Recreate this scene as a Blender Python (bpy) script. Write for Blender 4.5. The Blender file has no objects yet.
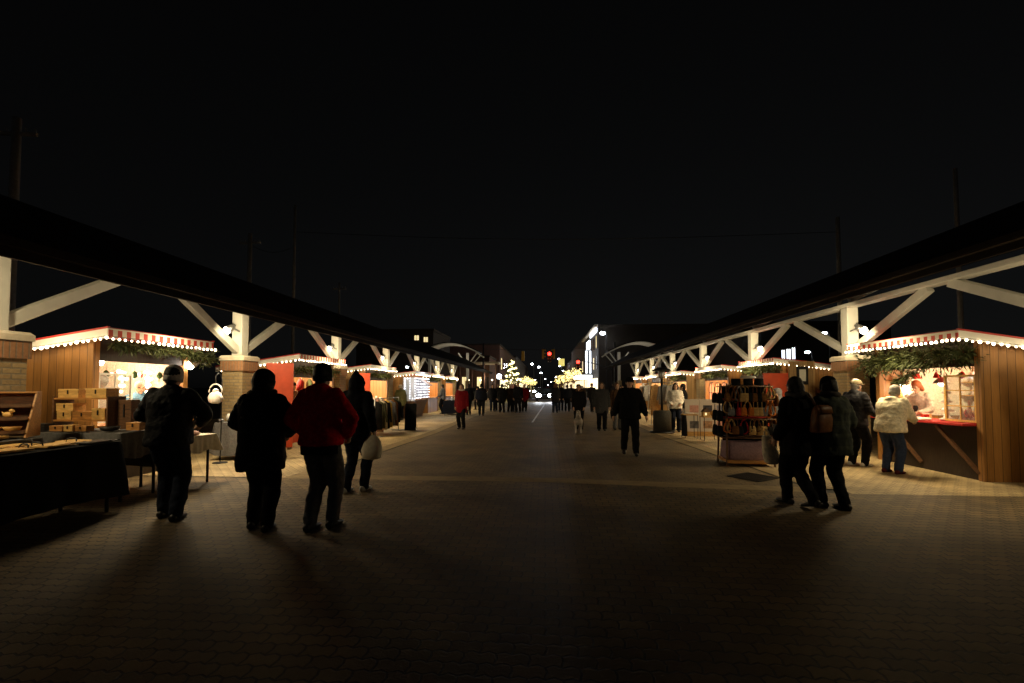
import bpy, bmesh, math, random
from mathutils import Vector, Matrix
random.seed(11)
S = bpy.context.scene
COL = S.collection
R = math.radians
PI = math.pi

# ------------------------------------------------------------------ materials
MATS = {}
def nn(nt, t, **kw):
    n = nt.nodes.new(t)
    for k, v in kw.items():
        setattr(n, k, v)
    return n
def math_n(nt, op, a, b=None):
    n = nn(nt, 'ShaderNodeMath', operation=op)
    for i, v in enumerate((a, b)):
        if v is None: continue
        if isinstance(v, (int, float)): n.inputs[i].default_value = v
        else: nt.links.new(v, n.inputs[i])
    return n.outputs[0]
def base_mat(name):
    m = bpy.data.materials.new(name); m.use_nodes = True
    nt = m.node_tree
    return m, nt, nt.nodes['Principled BSDF']
def mat(name, col, rough=.6, var=.18, scale=9, bump=.15, metal=0, stretch=(1, 1, 1), spec=.4, trans=0, alpha=1):
    """noise-mottled principled surface"""
    if name in MATS: return MATS[name]
    m, nt, b = base_mat(name)
    tc = nn(nt, 'ShaderNodeTexCoord'); mp = nn(nt, 'ShaderNodeMapping')
    mp.inputs['Scale'].default_value = stretch
    nt.links.new(tc.outputs['Object'], mp.inputs[0])
    n1 = nn(nt, 'ShaderNodeTexNoise'); n1.inputs['Scale'].default_value = scale; n1.inputs['Detail'].default_value = 6
    nt.links.new(mp.outputs[0], n1.inputs['Vector'])
    rp = nn(nt, 'ShaderNodeValToRGB')
    rp.color_ramp.elements[0].position = .3; rp.color_ramp.elements[1].position = .7
    rp.color_ramp.elements[0].color = [c * (1 - var) for c in col] + [1]
    rp.color_ramp.elements[1].color = [min(1, c * (1 + var)) for c in col] + [1]
    nt.links.new(n1.outputs[0], rp.inputs[0]); nt.links.new(rp.outputs[0], b.inputs['Base Color'])
    b.inputs['Roughness'].default_value = rough; b.inputs['Metallic'].default_value = metal
    b.inputs['Specular IOR Level'].default_value = spec
    if trans: b.inputs['Transmission Weight'].default_value = trans
    if alpha < 1: b.inputs['Alpha'].default_value = alpha
    if bump:
        bp = nn(nt, 'ShaderNodeBump'); bp.inputs['Strength'].default_value = bump; bp.inputs['Distance'].default_value = .02
        nt.links.new(n1.outputs[0], bp.inputs['Height']); nt.links.new(bp.outputs[0], b.inputs['Normal'])
    MATS[name] = m; return m
def glow(name, col, strength, sample=False):
    if name in MATS: return MATS[name]
    m, nt, b = base_mat(name)
    b.inputs['Base Color'].default_value = (*[min(1, c) for c in col], 1)
    b.inputs['Emission Color'].default_value = (*col, 1); b.inputs['Emission Strength'].default_value = strength
    try: m.cycles.emission_sampling = 'FRONT' if sample else 'NONE'
    except Exception: pass
    MATS[name] = m; return m
def uv_vec(nt):
    """object coordinates folded so that vertical faces of any axis get (along, up)"""
    tc = nn(nt, 'ShaderNodeTexCoord'); sx = nn(nt, 'ShaderNodeSeparateXYZ')
    nt.links.new(tc.outputs['Object'], sx.inputs[0])
    return math_n(nt, 'ADD', sx.outputs[0], sx.outputs[1]), sx.outputs[2], tc, sx
def planks(name, col, width=.13, rough=.55):
    m, nt, b = base_mat(name)
    u, z, tc, sx = uv_vec(nt)
    t = math_n(nt, 'DIVIDE', u, width)
    fr = math_n(nt, 'FRACT', t); fl = math_n(nt, 'FLOOR', t)
    wn = nn(nt, 'ShaderNodeTexWhiteNoise', noise_dimensions='1D'); nt.links.new(fl, wn.inputs['W'])
    mp = nn(nt, 'ShaderNodeMapping'); mp.inputs['Scale'].default_value = (14, 14, 1.3)
    nt.links.new(tc.outputs['Object'], mp.inputs[0])
    n1 = nn(nt, 'ShaderNodeTexNoise'); n1.inputs['Scale'].default_value = 3; n1.inputs['Detail'].default_value = 8; n1.inputs['Distortion'].default_value = .6
    nt.links.new(mp.outputs[0], n1.inputs['Vector'])
    v = math_n(nt, 'ADD', math_n(nt, 'MULTIPLY', wn.outputs[0], .45), math_n(nt, 'MULTIPLY', n1.outputs[0], .7))
    rp = nn(nt, 'ShaderNodeValToRGB')
    rp.color_ramp.elements[0].position = .2; rp.color_ramp.elements[1].position = .9
    rp.color_ramp.elements[0].color = [c * .6 for c in col] + [1]; rp.color_ramp.elements[1].color = [min(1, c * 1.25) for c in col] + [1]
    nt.links.new(v, rp.inputs[0])
    gr = math_n(nt, 'LESS_THAN', fr, .06)
    mx = nn(nt, 'ShaderNodeMixRGB'); mx.inputs[2].default_value = [c * .15 for c in col] + [1]
    nt.links.new(gr, mx.inputs[0]); nt.links.new(rp.outputs[0], mx.inputs[1]); nt.links.new(mx.outputs[0], b.inputs['Base Color'])
    bp = nn(nt, 'ShaderNodeBump'); bp.inputs['Strength'].default_value = .4; bp.inputs['Distance'].default_value = .01
    h = math_n(nt, 'SUBTRACT', math_n(nt, 'MULTIPLY', n1.outputs[0], .3), gr)
    nt.links.new(h, bp.inputs['Height']); nt.links.new(bp.outputs[0], b.inputs['Normal'])
    b.inputs['Roughness'].default_value = rough
    MATS[name] = m; return m
def bricks(name, c1, c2, mortar, w=.215, h=.075, ms=.011, vertical=False):
    m, nt, b = base_mat(name)
    u, z, tc, sx = uv_vec(nt)
    cb = nn(nt, 'ShaderNodeCombineXYZ')
    nt.links.new(z if vertical else u, cb.inputs[0]); nt.links.new(u if vertical else z, cb.inputs[1])
    bt = nn(nt, 'ShaderNodeTexBrick')
    bt.inputs['Scale'].default_value = 1; bt.inputs['Brick Width'].default_value = w; bt.inputs['Row Height'].default_value = h
    bt.inputs['Mortar Size'].default_value = ms; bt.inputs['Mortar Smooth'].default_value = .3
    bt.inputs['Color1'].default_value = (*c1, 1); bt.inputs['Color2'].default_value = (*c2, 1); bt.inputs['Mortar'].default_value = (*mortar, 1)
    if vertical: bt.offset = 0
    nt.links.new(cb.outputs[0], bt.inputs['Vector'])
    n1 = nn(nt, 'ShaderNodeTexNoise'); n1.inputs['Scale'].default_value = 30; nt.links.new(tc.outputs['Object'], n1.inputs['Vector'])
    mx = nn(nt, 'ShaderNodeMixRGB', blend_type='MULTIPLY'); mx.inputs[0].default_value = .5
    nt.links.new(bt.outputs[0], mx.inputs[1]); nt.links.new(n1.outputs[0], mx.inputs[2]); nt.links.new(mx.outputs[0], b.inputs['Base Color'])
    bp = nn(nt, 'ShaderNodeBump', invert=True); bp.inputs['Strength'].default_value = .7; bp.inputs['Distance'].default_value = .012
    nt.links.new(bt.outputs['Fac'], bp.inputs['Height']); nt.links.new(bp.outputs[0], b.inputs['Normal'])
    b.inputs['Roughness'].default_value = .85
    MATS[name] = m; return m
def pavers(name, c1, c2, mortar, w=.19, h=.108, amp=.011, ms=.0085):
    """interlocking pavers with wavy edges"""
    m, nt, b = base_mat(name)
    tc = nn(nt, 'ShaderNodeTexCoord'); sx = nn(nt, 'ShaderNodeSeparateXYZ'); nt.links.new(tc.outputs['Object'], sx.inputs[0])
    def tri(o, per, a):   # triangle wave
        f = math_n(nt, 'FRACT', math_n(nt, 'DIVIDE', o, per))
        return math_n(nt, 'MULTIPLY', math_n(nt, 'SUBTRACT', math_n(nt, 'ABSOLUTE', math_n(nt, 'SUBTRACT', f, .5)), .25), a * 4)
    x2 = math_n(nt, 'ADD', sx.outputs[0], tri(sx.outputs[1], h, amp * .55))
    y2 = math_n(nt, 'ADD', sx.outputs[1], tri(sx.outputs[0], w / 2, amp))
    cb = nn(nt, 'ShaderNodeCombineXYZ'); nt.links.new(x2, cb.inputs[0]); nt.links.new(y2, cb.inputs[1])
    bt = nn(nt, 'ShaderNodeTexBrick'); bt.inputs['Scale'].default_value = 1
    bt.inputs['Brick Width'].default_value = w; bt.inputs['Row Height'].default_value = h
    bt.inputs['Mortar Size'].default_value = ms; bt.inputs['Mortar Smooth'].default_value = .35; bt.inputs['Bias'].default_value = -.1
    bt.inputs['Color1'].default_value = (*c1, 1); bt.inputs['Color2'].default_value = (*c2, 1); bt.inputs['Mortar'].default_value = (*mortar, 1)
    nt.links.new(cb.outputs[0], bt.inputs['Vector'])
    n1 = nn(nt, 'ShaderNodeTexNoise'); n1.inputs['Scale'].default_value = .9; n1.inputs['Detail'].default_value = 8; n1.inputs['Roughness'].default_value = .65
    nt.links.new(tc.outputs['Object'], n1.inputs['Vector'])
    n2 = nn(nt, 'ShaderNodeTexNoise'); n2.inputs['Scale'].default_value = 60; nt.links.new(tc.outputs['Object'], n2.inputs['Vector'])
    rp = nn(nt, 'ShaderNodeValToRGB'); rp.color_ramp.elements[0].position = .3; rp.color_ramp.elements[1].position = .72
    rp.color_ramp.elements[0].color = (.36, .36, .36, 1); rp.color_ramp.elements[1].color = (1.18, 1.16, 1.12, 1)
    nt.links.new(n1.outputs[0], rp.inputs[0])
    mx = nn(nt, 'ShaderNodeMixRGB', blend_type='MULTIPLY'); mx.inputs[0].default_value = 1
    nt.links.new(bt.outputs[0], mx.inputs[1]); nt.links.new(rp.outputs[0], mx.inputs[2]); nt.links.new(mx.outputs[0], b.inputs['Base Color'])
    bp = nn(nt, 'ShaderNodeBump'); bp.inputs['Strength'].default_value = .9; bp.inputs['Distance'].default_value = .012
    hh = math_n(nt, 'ADD', math_n(nt, 'MULTIPLY', math_n(nt, 'SUBTRACT', 1.0, bt.outputs['Fac']), 1.0), math_n(nt, 'MULTIPLY', n2.outputs[0], .35))
    nt.links.new(hh, bp.inputs['Height']); nt.links.new(bp.outputs[0], b.inputs['Normal'])
    b.inputs['Roughness'].default_value = .72
    MATS[name] = m; return m
def stripes(name, c1, c2, width=.13):
    m, nt, b = base_mat(name)
    u, z, tc, sx = uv_vec(nt)
    fr = math_n(nt, 'FRACT', math_n(nt, 'DIVIDE', u, width))
    g = math_n(nt, 'MULTIPLY', math_n(nt, 'LESS_THAN', fr, .5), math_n(nt, 'MULTIPLY', math_n(nt, 'GREATER_THAN', z, 2.325), math_n(nt, 'LESS_THAN', z, 2.435)))
    mx = nn(nt, 'ShaderNodeMixRGB'); mx.inputs[1].default_value = (*c1, 1); mx.inputs[2].default_value = (*c2, 1)
    nt.links.new(g, mx.inputs[0]); nt.links.new(mx.outputs[0], b.inputs['Base Color']); b.inputs['Roughness'].default_value = .8
    MATS[name] = m; return m
def plaid(name, base, line, sz=.16):
    m, nt, b = base_mat(name)
    u, z, tc, sx = uv_vec(nt)
    a = math_n(nt, 'LESS_THAN', math_n(nt, 'FRACT', math_n(nt, 'DIVIDE', u, sz)), .3)
    c = math_n(nt, 'LESS_THAN', math_n(nt, 'FRACT', math_n(nt, 'DIVIDE', z, sz)), .3)
    g = math_n(nt, 'MULTIPLY', math_n(nt, 'ADD', a, c), .5)
    mx = nn(nt, 'ShaderNodeMixRGB'); mx.inputs[1].default_value = (*base, 1); mx.inputs[2].default_value = (*line, 1)
    nt.links.new(g, mx.inputs[0]); nt.links.new(mx.outputs[0], b.inputs['Base Color']); b.inputs['Roughness'].default_value = .9
    MATS[name] = m; return m
def cloth_glow(name, col):
    """thin cloth that lets light through"""
    m, nt, b = base_mat(name)
    b.inputs['Base Color'].default_value = (*col, 1); b.inputs['Roughness'].default_value = .9
    tr = nn(nt, 'ShaderNodeBsdfTranslucent'); tr.inputs[0].default_value = (*col, 1)
    mx = nn(nt, 'ShaderNodeMixShader'); mx.inputs[0].default_value = .5
    out = nt.nodes['Material Output']
    nt.links.new(b.outputs[0], mx.inputs[1]); nt.links.new(tr.outputs[0], mx.inputs[2]); nt.links.new(mx.outputs[0], out.inputs[0])
    MATS[name] = m; return m

paver_dark = pavers('paver_dark', (.225, .15, .06), (.125, .085, .035), (.014, .009, .005))
paver_road = pavers('paver_road', (.235, .165, .08), (.18, .125, .06), (.07, .05, .026))
paver_pale = pavers('paver_pale', (.62, .47, .24), (.52, .39, .195), (.17, .13, .09))
asphalt = mat('asphalt', (.085, .064, .040), .85, .3, 22, .5)
concrete = mat('concrete', (.25, .185, .095), .85, .2, 6, .25)
lotasphalt = mat('lot_asphalt', (.04, .04, .042), .9, .3, 10, .3)
cream = mat('cream_paint', (.60, .585, .53), .55, .07, 5, .06)
shingle = bricks('shingle', (.018, .014, .011), (.011, .009, .008), (.005, .004, .004), .3, .14, .012)
fasciam = mat('fascia_brown', (.014, .010, .007), .8, .2, 5, .1, spec=.04)
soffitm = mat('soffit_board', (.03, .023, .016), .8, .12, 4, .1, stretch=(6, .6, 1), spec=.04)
shingle.node_tree.nodes['Principled BSDF'].inputs['Specular IOR Level'].default_value = .05
buff = bricks('buff_brick', (.56, .40, .20), (.46, .32, .155), (.36, .29, .19))
soldier = bricks('soldier_brick', (.50, .25, .12), (.40, .19, .09), (.30, .22, .15), .24, .075, .010, True)
stone = mat('cap_stone', (.66, .58, .45), .8, .1, 12, .2)
redbrick = bricks('red_brick', (.20, .085, .055), (.14, .06, .04), (.10, .085, .07))
darkbrick = bricks('dark_brick', (.062, .046, .03), (.05, .036, .025), (.04, .033, .025))
wood_hut = planks('hut_plank', (.36, .165, .04))
wood_pale = planks('hut_plank_pale', (.45, .27, .11))
wood = mat('oiled_wood', (.46, .21, .055), .5, .3, 7, .15, stretch=(1.5, 8, 8))
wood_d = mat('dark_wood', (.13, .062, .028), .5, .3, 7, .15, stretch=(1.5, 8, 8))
wood_shade = mat('painted_shade_wood', (.03, .017, .009), .6, .3, 7, .15, stretch=(8, 8, 1.2))  # near-black colour stands in for the shade under counters and awnings
wood_l = mat('pale_wood', (.66, .39, .12), .5, .2, 7, .12, stretch=(1.5, 8, 8))
redpaint = mat('red_paint', (.62, .075, .022), .5, .12, 5, .08)
redcloth = mat('red_cloth', (.42, .02, .018), .9, .15, 30, .3)
whitepaint = mat('white_paint', (.78, .75, .68), .5, .06, 6, .05)
black = mat('black_metal', (.015, .015, .016), .45, .2, 20, .05)
steel = mat('grey_metal', (.35, .35, .36), .4, .15, 12, .05, metal=.8)
blackcloth = mat('black_tablecloth', (.009, .009, .010), .95, .25, 40, .3, spec=.06)
greycloth = mat('grey_tablecloth', (.115, .11, .105), .95, .2, 30, .35)
whitecloth = mat('white_tablecloth', (.66, .60, .47), .95, .1, 20, .3)
purplecloth = mat('mauve_cloth', (.30, .19, .22), .95, .2, 30, .4)
needle = mat('fir_needles', (.055, .07, .02), .7, .35, 15, 0)
leafdark = mat('wreath_leaves', (.05, .065, .025), .7, .35, 15, 0)
papers = mat('white_paper', (.72, .68, .60), .8, .05, 20, 0)
pinkcloth = mat('pink_cloth', (.62, .36, .30), .9, .2, 25, .3)
ceramic = mat('white_ceramic', (.80, .76, .70), .25, .05, 8, 0)
glassm = mat('window_glass', (.8, .85, .85), .03, .02, 5, 0, trans=.9)
darkglass = mat('dark_glass', (.03, .035, .04), .08, .1, 5, 0)
skin = mat('skin', (.56, .33, .22), .55, .1, 12, .05)
hair_d = mat('dark_hair', (.009, .007, .006), .6, .3, 30, .5, stretch=(6, 6, .6))
hair_g = mat('grey_hair', (.42, .39, .36), .6, .2, 30, .5, stretch=(6, 6, .6))
hair_r = mat('auburn_hair', (.36, .10, .03), .6, .3, 30, .5, stretch=(6, 6, .6))
hair_b = mat('brown_hair', (.10, .045, .02), .6, .3, 30, .5, stretch=(6, 6, .6))
valstripe = stripes('striped_valance', (.82, .74, .64), (.55, .05, .03), .155)
redtrim = mat('red_trim', (.50, .035, .03), .6, .1, 10, 0)
bulb_w = glow('warm_bulb', (1, .80, .50), 9)
bulb_i = glow('cool_bulb', (.86, .92, 1), 4)
bulb_y = glow('yellow_bulb', (1, .80, .30), 3.2)
lamp_w = glow('lamp_lens', (1, .90, .74), 26)
lamp_c = glow('street_lens', (.86, .92, 1), 30)
red_l = glow('red_signal', (1, .03, .02), 9)
tail_l = glow('tail_lamp', (1, .05, .03), 5)
head_l = glow('headlamp', (.85, .92, 1), 60)
win_y = glow('lit_window', (1, .80, .40), 1.1)
win_w = glow('white_lit_panel', (.86, .92, 1), 2.6)
win_s = glow('shop_window', (1, .80, .48), 1.6)
orangepane = glow('orange_lit_pane', (1, .40, .17), .75)
sigyellow = mat('signal_yellow', (.55, .34, .03), .5, .1, 10, 0)

def cl(name, col, rough=.9):
    return mat('cloth_' + name, col, rough, .22, 26, .45, spec=.08)

# ------------------------------------------------------------------ mesh builder
class MB:
    def __init__(s): s.v = []; s.f = []
    def add(s, vs, fs):
        o = len(s.v); s.v += [tuple(v) for v in vs]; s.f += [tuple(i + o for i in f) for f in fs]; return s
    def box(s, c, d, rot=None):
        hx, hy, hz = d[0] / 2, d[1] / 2, d[2] / 2
        vs = [Vector((x * hx, y * hy, z * hz)) for z in (-1, 1) for x, y in ((-1, -1), (1, -1), (1, 1), (-1, 1))]
        if rot is not None: vs = [rot @ v for v in vs]
        vs = [v + Vector(c) for v in vs]
        return s.add(vs, [(3, 2, 1, 0), (4, 5, 6, 7), (0, 1, 5, 4), (1, 2, 6, 5), (2, 3, 7, 6), (3, 0, 4, 7)])
    def lo(s, a, b):   # box from corner to corner
        return s.box([(a[i] + b[i]) / 2 for i in range(3)], [abs(b[i] - a[i]) for i in range(3)])
    def bar(s, p0, p1, w, h=None, upv=(0, 0, 1)):
        h = h or w; p0 = Vector(p0); p1 = Vector(p1); d = (p1 - p0); L = d.length; d.normalize()
        u = Vector(upv)
        if abs(d.dot(u)) > .98: u = Vector((1, 0, 0))
        x = d.cross(u).normalized(); z = x.cross(d).normalized()
        rot = Matrix((x, d, z)).transposed()
        return s.box((p0 + p1) / 2, (w, L, h), rot)
    def ring(s, rings, caps=True):
        n = len(rings[0]); vs = [p for r in rings for p in r]; fs = []
        for i in range(len(rings) - 1):
            for j in range(n):
                fs.append((i * n + j, i * n + (j + 1) % n, (i + 1) * n + (j + 1) % n, (i + 1) * n + j))
        if caps: fs += [tuple(range(n - 1, -1, -1)), tuple((len(rings) - 1) * n + j for j in range(n))]
        return s.add(vs, fs)
    def tube(s, p0, p1, r0, r1=None, n=10):
        r1 = r0 if r1 is None else r1
        return s.path([p0, p1], [r0, r1], n)
    def path(s, pts, rs, n=8):
        pts = [Vector(p) for p in pts]
        if isinstance(rs, (int, float)): rs = [rs] * len(pts)
        rings = []
        for i, p in enumerate(pts):
            d = (pts[min(i + 1, len(pts) - 1)] - pts[max(i - 1, 0)]).normalized()
            u = Vector((0, 0, 1)) if abs(d.z) < .95 else Vector((1, 0, 0))
            x = d.cross(u).normalized(); y = d.cross(x).normalized()
            rings.append([p + (x * math.cos(a) + y * math.sin(a)) * rs[i] for a in [2 * PI * k / n for k in range(n)]])
        return s.ring(rings)
    def lathe(s, prof, c=(0, 0, 0), n=16, sx=1, sy=1):
        c = Vector(c)
        return s.ring([[c + Vector((r * math.cos(2 * PI * k / n) * sx, r * math.sin(2 * PI * k / n) * sy, z)) for k in range(n)] for r, z in prof])
    def ball(s, c, r, sc=(1, 1, 1), n=12, m=8, rot=None):
        c = Vector(c); vs = []; fs = []
        for i in range(1, m):
            a = PI * i / m
            for k in range(n):
                v = Vector((math.sin(a) * math.cos(2 * PI * k / n) * r * sc[0], math.sin(a) * math.sin(2 * PI * k / n) * r * sc[1], math.cos(a) * r * sc[2]))
                if rot is not None: v = rot @ v
                vs.append(c + v)
        tv = Vector((0, 0, r * sc[2])); bv = -tv
        if rot is not None: tv = rot @ tv; bv = rot @ bv
        vs += [c + tv, c + bv]; T = len(vs) - 2; B = T + 1
        for i in range(m - 2):
            for k in range(n): fs.append((i * n + k, (i + 1) * n + k, (i + 1) * n + (k + 1) % n, i * n + (k + 1) % n))
        for k in range(n):
            fs.append((T, k, (k + 1) % n)); fs.append((B, (m - 2) * n + (k + 1) % n, (m - 2) * n + k))
        return s.add(vs, fs)
    def caps(s, p0, p1, r0, r1, n=12):
        """capsule with two radii"""
        p0 = Vector(p0); p1 = Vector(p1); d = p1 - p0
        if d.length < 1e-5: return s.ball(p0, r0)
        d.normalize(); u = Vector((0, 0, 1)) if abs(d.z) < .95 else Vector((1, 0, 0))
        x = d.cross(u).normalized(); y = d.cross(x).normalized(); rings = []
        def rg(c, r): return [c + (x * math.cos(a) + y * math.sin(a)) * r for a in [2 * PI * k / n for k in range(n)]]
        for t in (8, 30, 60): a = R(90 - t); rings.append(rg(p0 - d * r0 * math.sin(a), max(.001, r0 * math.cos(a))))
        rings.append(rg(p0, r0)); rings.append(rg(p1, r1))
        for t in (60, 30, 8): a = R(90 - t); rings.append(rg(p1 + d * r1 * math.sin(a), max(.001, r1 * math.cos(a))))
        return s.ring(rings)
    def loft(s, secs, n=20, pw=2.4):
        """sections (z, rx, ry, cx, cy) of super-ellipses"""
        rings = []
        for z, rx, ry, cx, cy in secs:
            rg = []
            for k in range(n):
                a = 2 * PI * k / n; c, si = math.cos(a), math.sin(a)
                rg.append((cx + rx * math.copysign(abs(c) ** (2 / pw), c), cy + ry * math.copysign(abs(si) ** (2 / pw), si), z))
            rings.append(rg)
        return s.ring(rings)
    def prism(s, poly, axis, a, b):
        """extrude a 2d polygon along an axis: 'x' -> (y,z), 'y' -> (x,z), 'z' -> (x,y)"""
        def P(p, t): return {'x': (t, p[0], p[1]), 'y': (p[0], t, p[1]), 'z': (p[0], p[1], t)}[axis]
        n = len(poly)
        vs = [P(p, a) for p in poly] + [P(p, b) for p in poly]
        fs = [tuple(range(n)), tuple(range(2 * n - 1, n - 1, -1))] + [(i, i + n, (i + 1) % n + n, (i + 1) % n) for i in range(n)]
        return s.add(vs, fs)
    def leaf(s, c, d, w, up=None):
        c = Vector(c); d = Vector(d)
        side = d.cross(up or Vector((random.uniform(-1, 1), random.uniform(-1, 1), random.uniform(-1, 1)))).normalized() * w
        return s.add([c, c + d * .5 + side, c + d, c + d * .5 - side], [(0, 1, 2, 3)])
    def build(s, name, m, parent=None, smooth=False, bevel=0, loc=None, remesh=0, sm=6):
        me = bpy.data.meshes.new(name); me.from_pydata(s.v, [], s.f)
        bm = bmesh.new(); bm.from_mesh(me); bmesh.ops.recalc_face_normals(bm, faces=bm.faces); bm.to_mesh(me); bm.free()
        if smooth: me.polygons.foreach_set('use_smooth', [True] * len(me.polygons))
        for k in (m if isinstance(m, (list, tuple)) else [m]): me.materials.append(k)
        o = bpy.data.objects.new(name, me); COL.objects.link(o)
        if parent: o.parent = parent
        if loc: o.location = loc
        if bevel:
            md = o.modifiers.new('bevel', 'BEVEL'); md.width = bevel; md.segments = 2; md.limit_method = 'ANGLE'
        if remesh:
            md = o.modifiers.new('remesh', 'REMESH'); md.mode = 'VOXEL'; md.voxel_size = remesh; md.use_smooth_shade = True
            md = o.modifiers.new('smooth', 'SMOOTH'); md.factor = .5; md.iterations = sm
        return o

def tag(o, label, cat, group=None, kind=None):
    o['label'] = label
    if cat: o['category'] = cat
    if group: o['group'] = group
    if kind: o['kind'] = kind
    return o
def thing(name, label, cat, loc=(0, 0, 0), rot=0, group=None):
    o = bpy.data.objects.new(name, None); COL.objects.link(o); o.empty_display_size = .2
    o.location = loc; o.rotation_euler = (0, 0, rot)
    return tag(o, label, cat, group)
def struct(o): o['kind'] = 'structure'; return o
def dup(o, loc=None, rot=None, label=None, scale=None, parent=None):
    c = o.copy(); COL.objects.link(c)
    if parent: c.parent = parent
    if loc is not None: c.location = loc
    if rot is not None: c.rotation_euler = (0, 0, rot)
    if scale: c.scale = (scale,) * 3
    if label: c['label'] = label
    for ch in list(o.children): dup(ch, parent=c)
    return c
def lamp(loc, energy, col=(1, .74, .44), radius=.06, name='lamp_light', spot=None, aim=None, blend=.6):
    l = bpy.data.lights.new(name, 'SPOT' if spot else 'POINT'); l.energy = energy; l.color = col; l.shadow_soft_size = radius
    o = bpy.data.objects.new(name, l); COL.objects.link(o); o.location = loc
    if spot:
        l.spot_size = R(spot); l.spot_blend = blend
        o.rotation_euler = (Vector(aim) - Vector(loc)).to_track_quat('-Z', 'Y').to_euler()
    return o

# ------------------------------------------------------------------ camera, world, render
cam = bpy.data.cameras.new('camera'); co = bpy.data.objects.new('camera', cam); COL.objects.link(co)
cam.sensor_width = 36; cam.lens = 455 * 36 / 1024; cam.shift_y = .02736; cam.clip_end = 3000; cam.clip_start = .05
co.location = (0, 0, 1.55); co.rotation_euler = (R(92.2), 0, math.atan(33 / 455))
S.camera = co
w = bpy.data.worlds.new('World'); S.world = w; w.use_nodes = True
nt = w.node_tree; bg = nt.nodes['Background']
sk = nn(nt, 'ShaderNodeTexSky', sky_type='NISHITA'); sk.sun_disc = False
sk.sun_elevation = R(14); sk.sun_rotation = R(200); sk.air_density = 1.0; sk.dust_density = 1.0
hs = nn(nt, 'ShaderNodeHueSaturation'); hs.inputs['Saturation'].default_value = .12
nt.links.new(sk.outputs[0], hs.inputs['Color']); nt.links.new(hs.outputs[0], bg.inputs[0]); bg.inputs[1].default_value = .0007
sun = bpy.data.lights.new('moon', 'SUN'); sun.energy = .003; sun.angle = R(.5); sun.color = (1, .95, .88)
so = bpy.data.objects.new('moon', sun); COL.objects.link(so); so.location = (0, -20, 40)
so.rotation_euler = Vector((.33, .92, -.25)).to_track_quat('-Z', 'Y').to_euler()
S.render.engine = 'CYCLES'
S.cycles.use_denoising = True; S.cycles.sample_clamp_indirect = 3; S.cycles.max_bounces = 6
S.cycles.use_light_tree = True
S.view_settings.view_transform = 'Standard'; S.view_settings.look = 'None'; S.view_settings.exposure = 0; S.view_settings.gamma = 1

# ------------------------------------------------------------------ ground
def sheet(name, poly, z, m):
    return struct(MB().add([(x, y, z) for x, y in poly], [tuple(range(len(poly)))]).build(name, m))
sheet('ground', [(-600, -200), (600, -200), (600, 1200), (-600, 1200)], -.012, lotasphalt)
sheet('plaza_paving', [(-16, -6), (16, -6), (16, 7.0), (4.1, 7.05), (0, 7.5), (-4.5, 7.5), (-16, 7.55)], 0, paver_dark)
sheet('cross_band', [(-4.5, 7.5), (0, 7.5), (4.1, 7.05), (4.15, 7.4), (0, 7.86), (-4.4, 7.86)], .001, concrete)
sheet('market_road', [(-4.02, 7.86), (0, 7.86), (4.02, 7.42), (3.62, 15), (3.62, 59), (-3.62, 59), (-3.62, 15)], -.003, paver_road)
for s, nm in ((-1, 'pavement'), (1, 'pavement')):
    y0 = 7.56 if s < 0 else 7.0
    sheet(nm, [(s * 16, y0), (s * 4.45, y0), (s * 4.0, 15), (s * 4.0, 59), (s * 16, 59)], .001, paver_pale)
    sheet('gutter_strip', [(s * 4.43, y0 + .3), (s * 4.08, y0 + .32), (s * 3.64, 15), (s * 3.64, 59), (s * 3.97, 59), (s * 3.97, 15)], .003, concrete)
sheet('cross_street', [(-90, 59), (90, 59), (90, 72), (-90, 72)], -.004, asphalt)
sheet('main_street', [(-5.5, 72), (5.5, 72), (5.5, 400), (-5.5, 400)], -.004, asphalt)
for s in (-1, 1):
    struct(MB().lo((s * 5.5, 72, -.1), (s * 9.2, 400, .12)).build('pavement', concrete))
linem = mat('road_paint_and_streak', (.72, .72, .70), .7, .12, 9, .1)
m = MB()
for k in range(9): m.lo((-3.3 + k * .8, 59.6, -.001), (-2.9 + k * .8, 62.2, .002))
struct(m.build('crosswalk_marking', linem))
struct(MB().add([(-.60, 20, .002), (-.52, 20, .002), (-.02, 40, .002), (-.12, 40, .002)], [(0, 1, 2, 3)]).build('painted_light_streak', linem))  # pale strip painted as a streak of reflected light on the road
struct(MB().lo((-.06, 73, -.002), (.06, 200, .001)).build('centre_line', linem))

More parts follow.
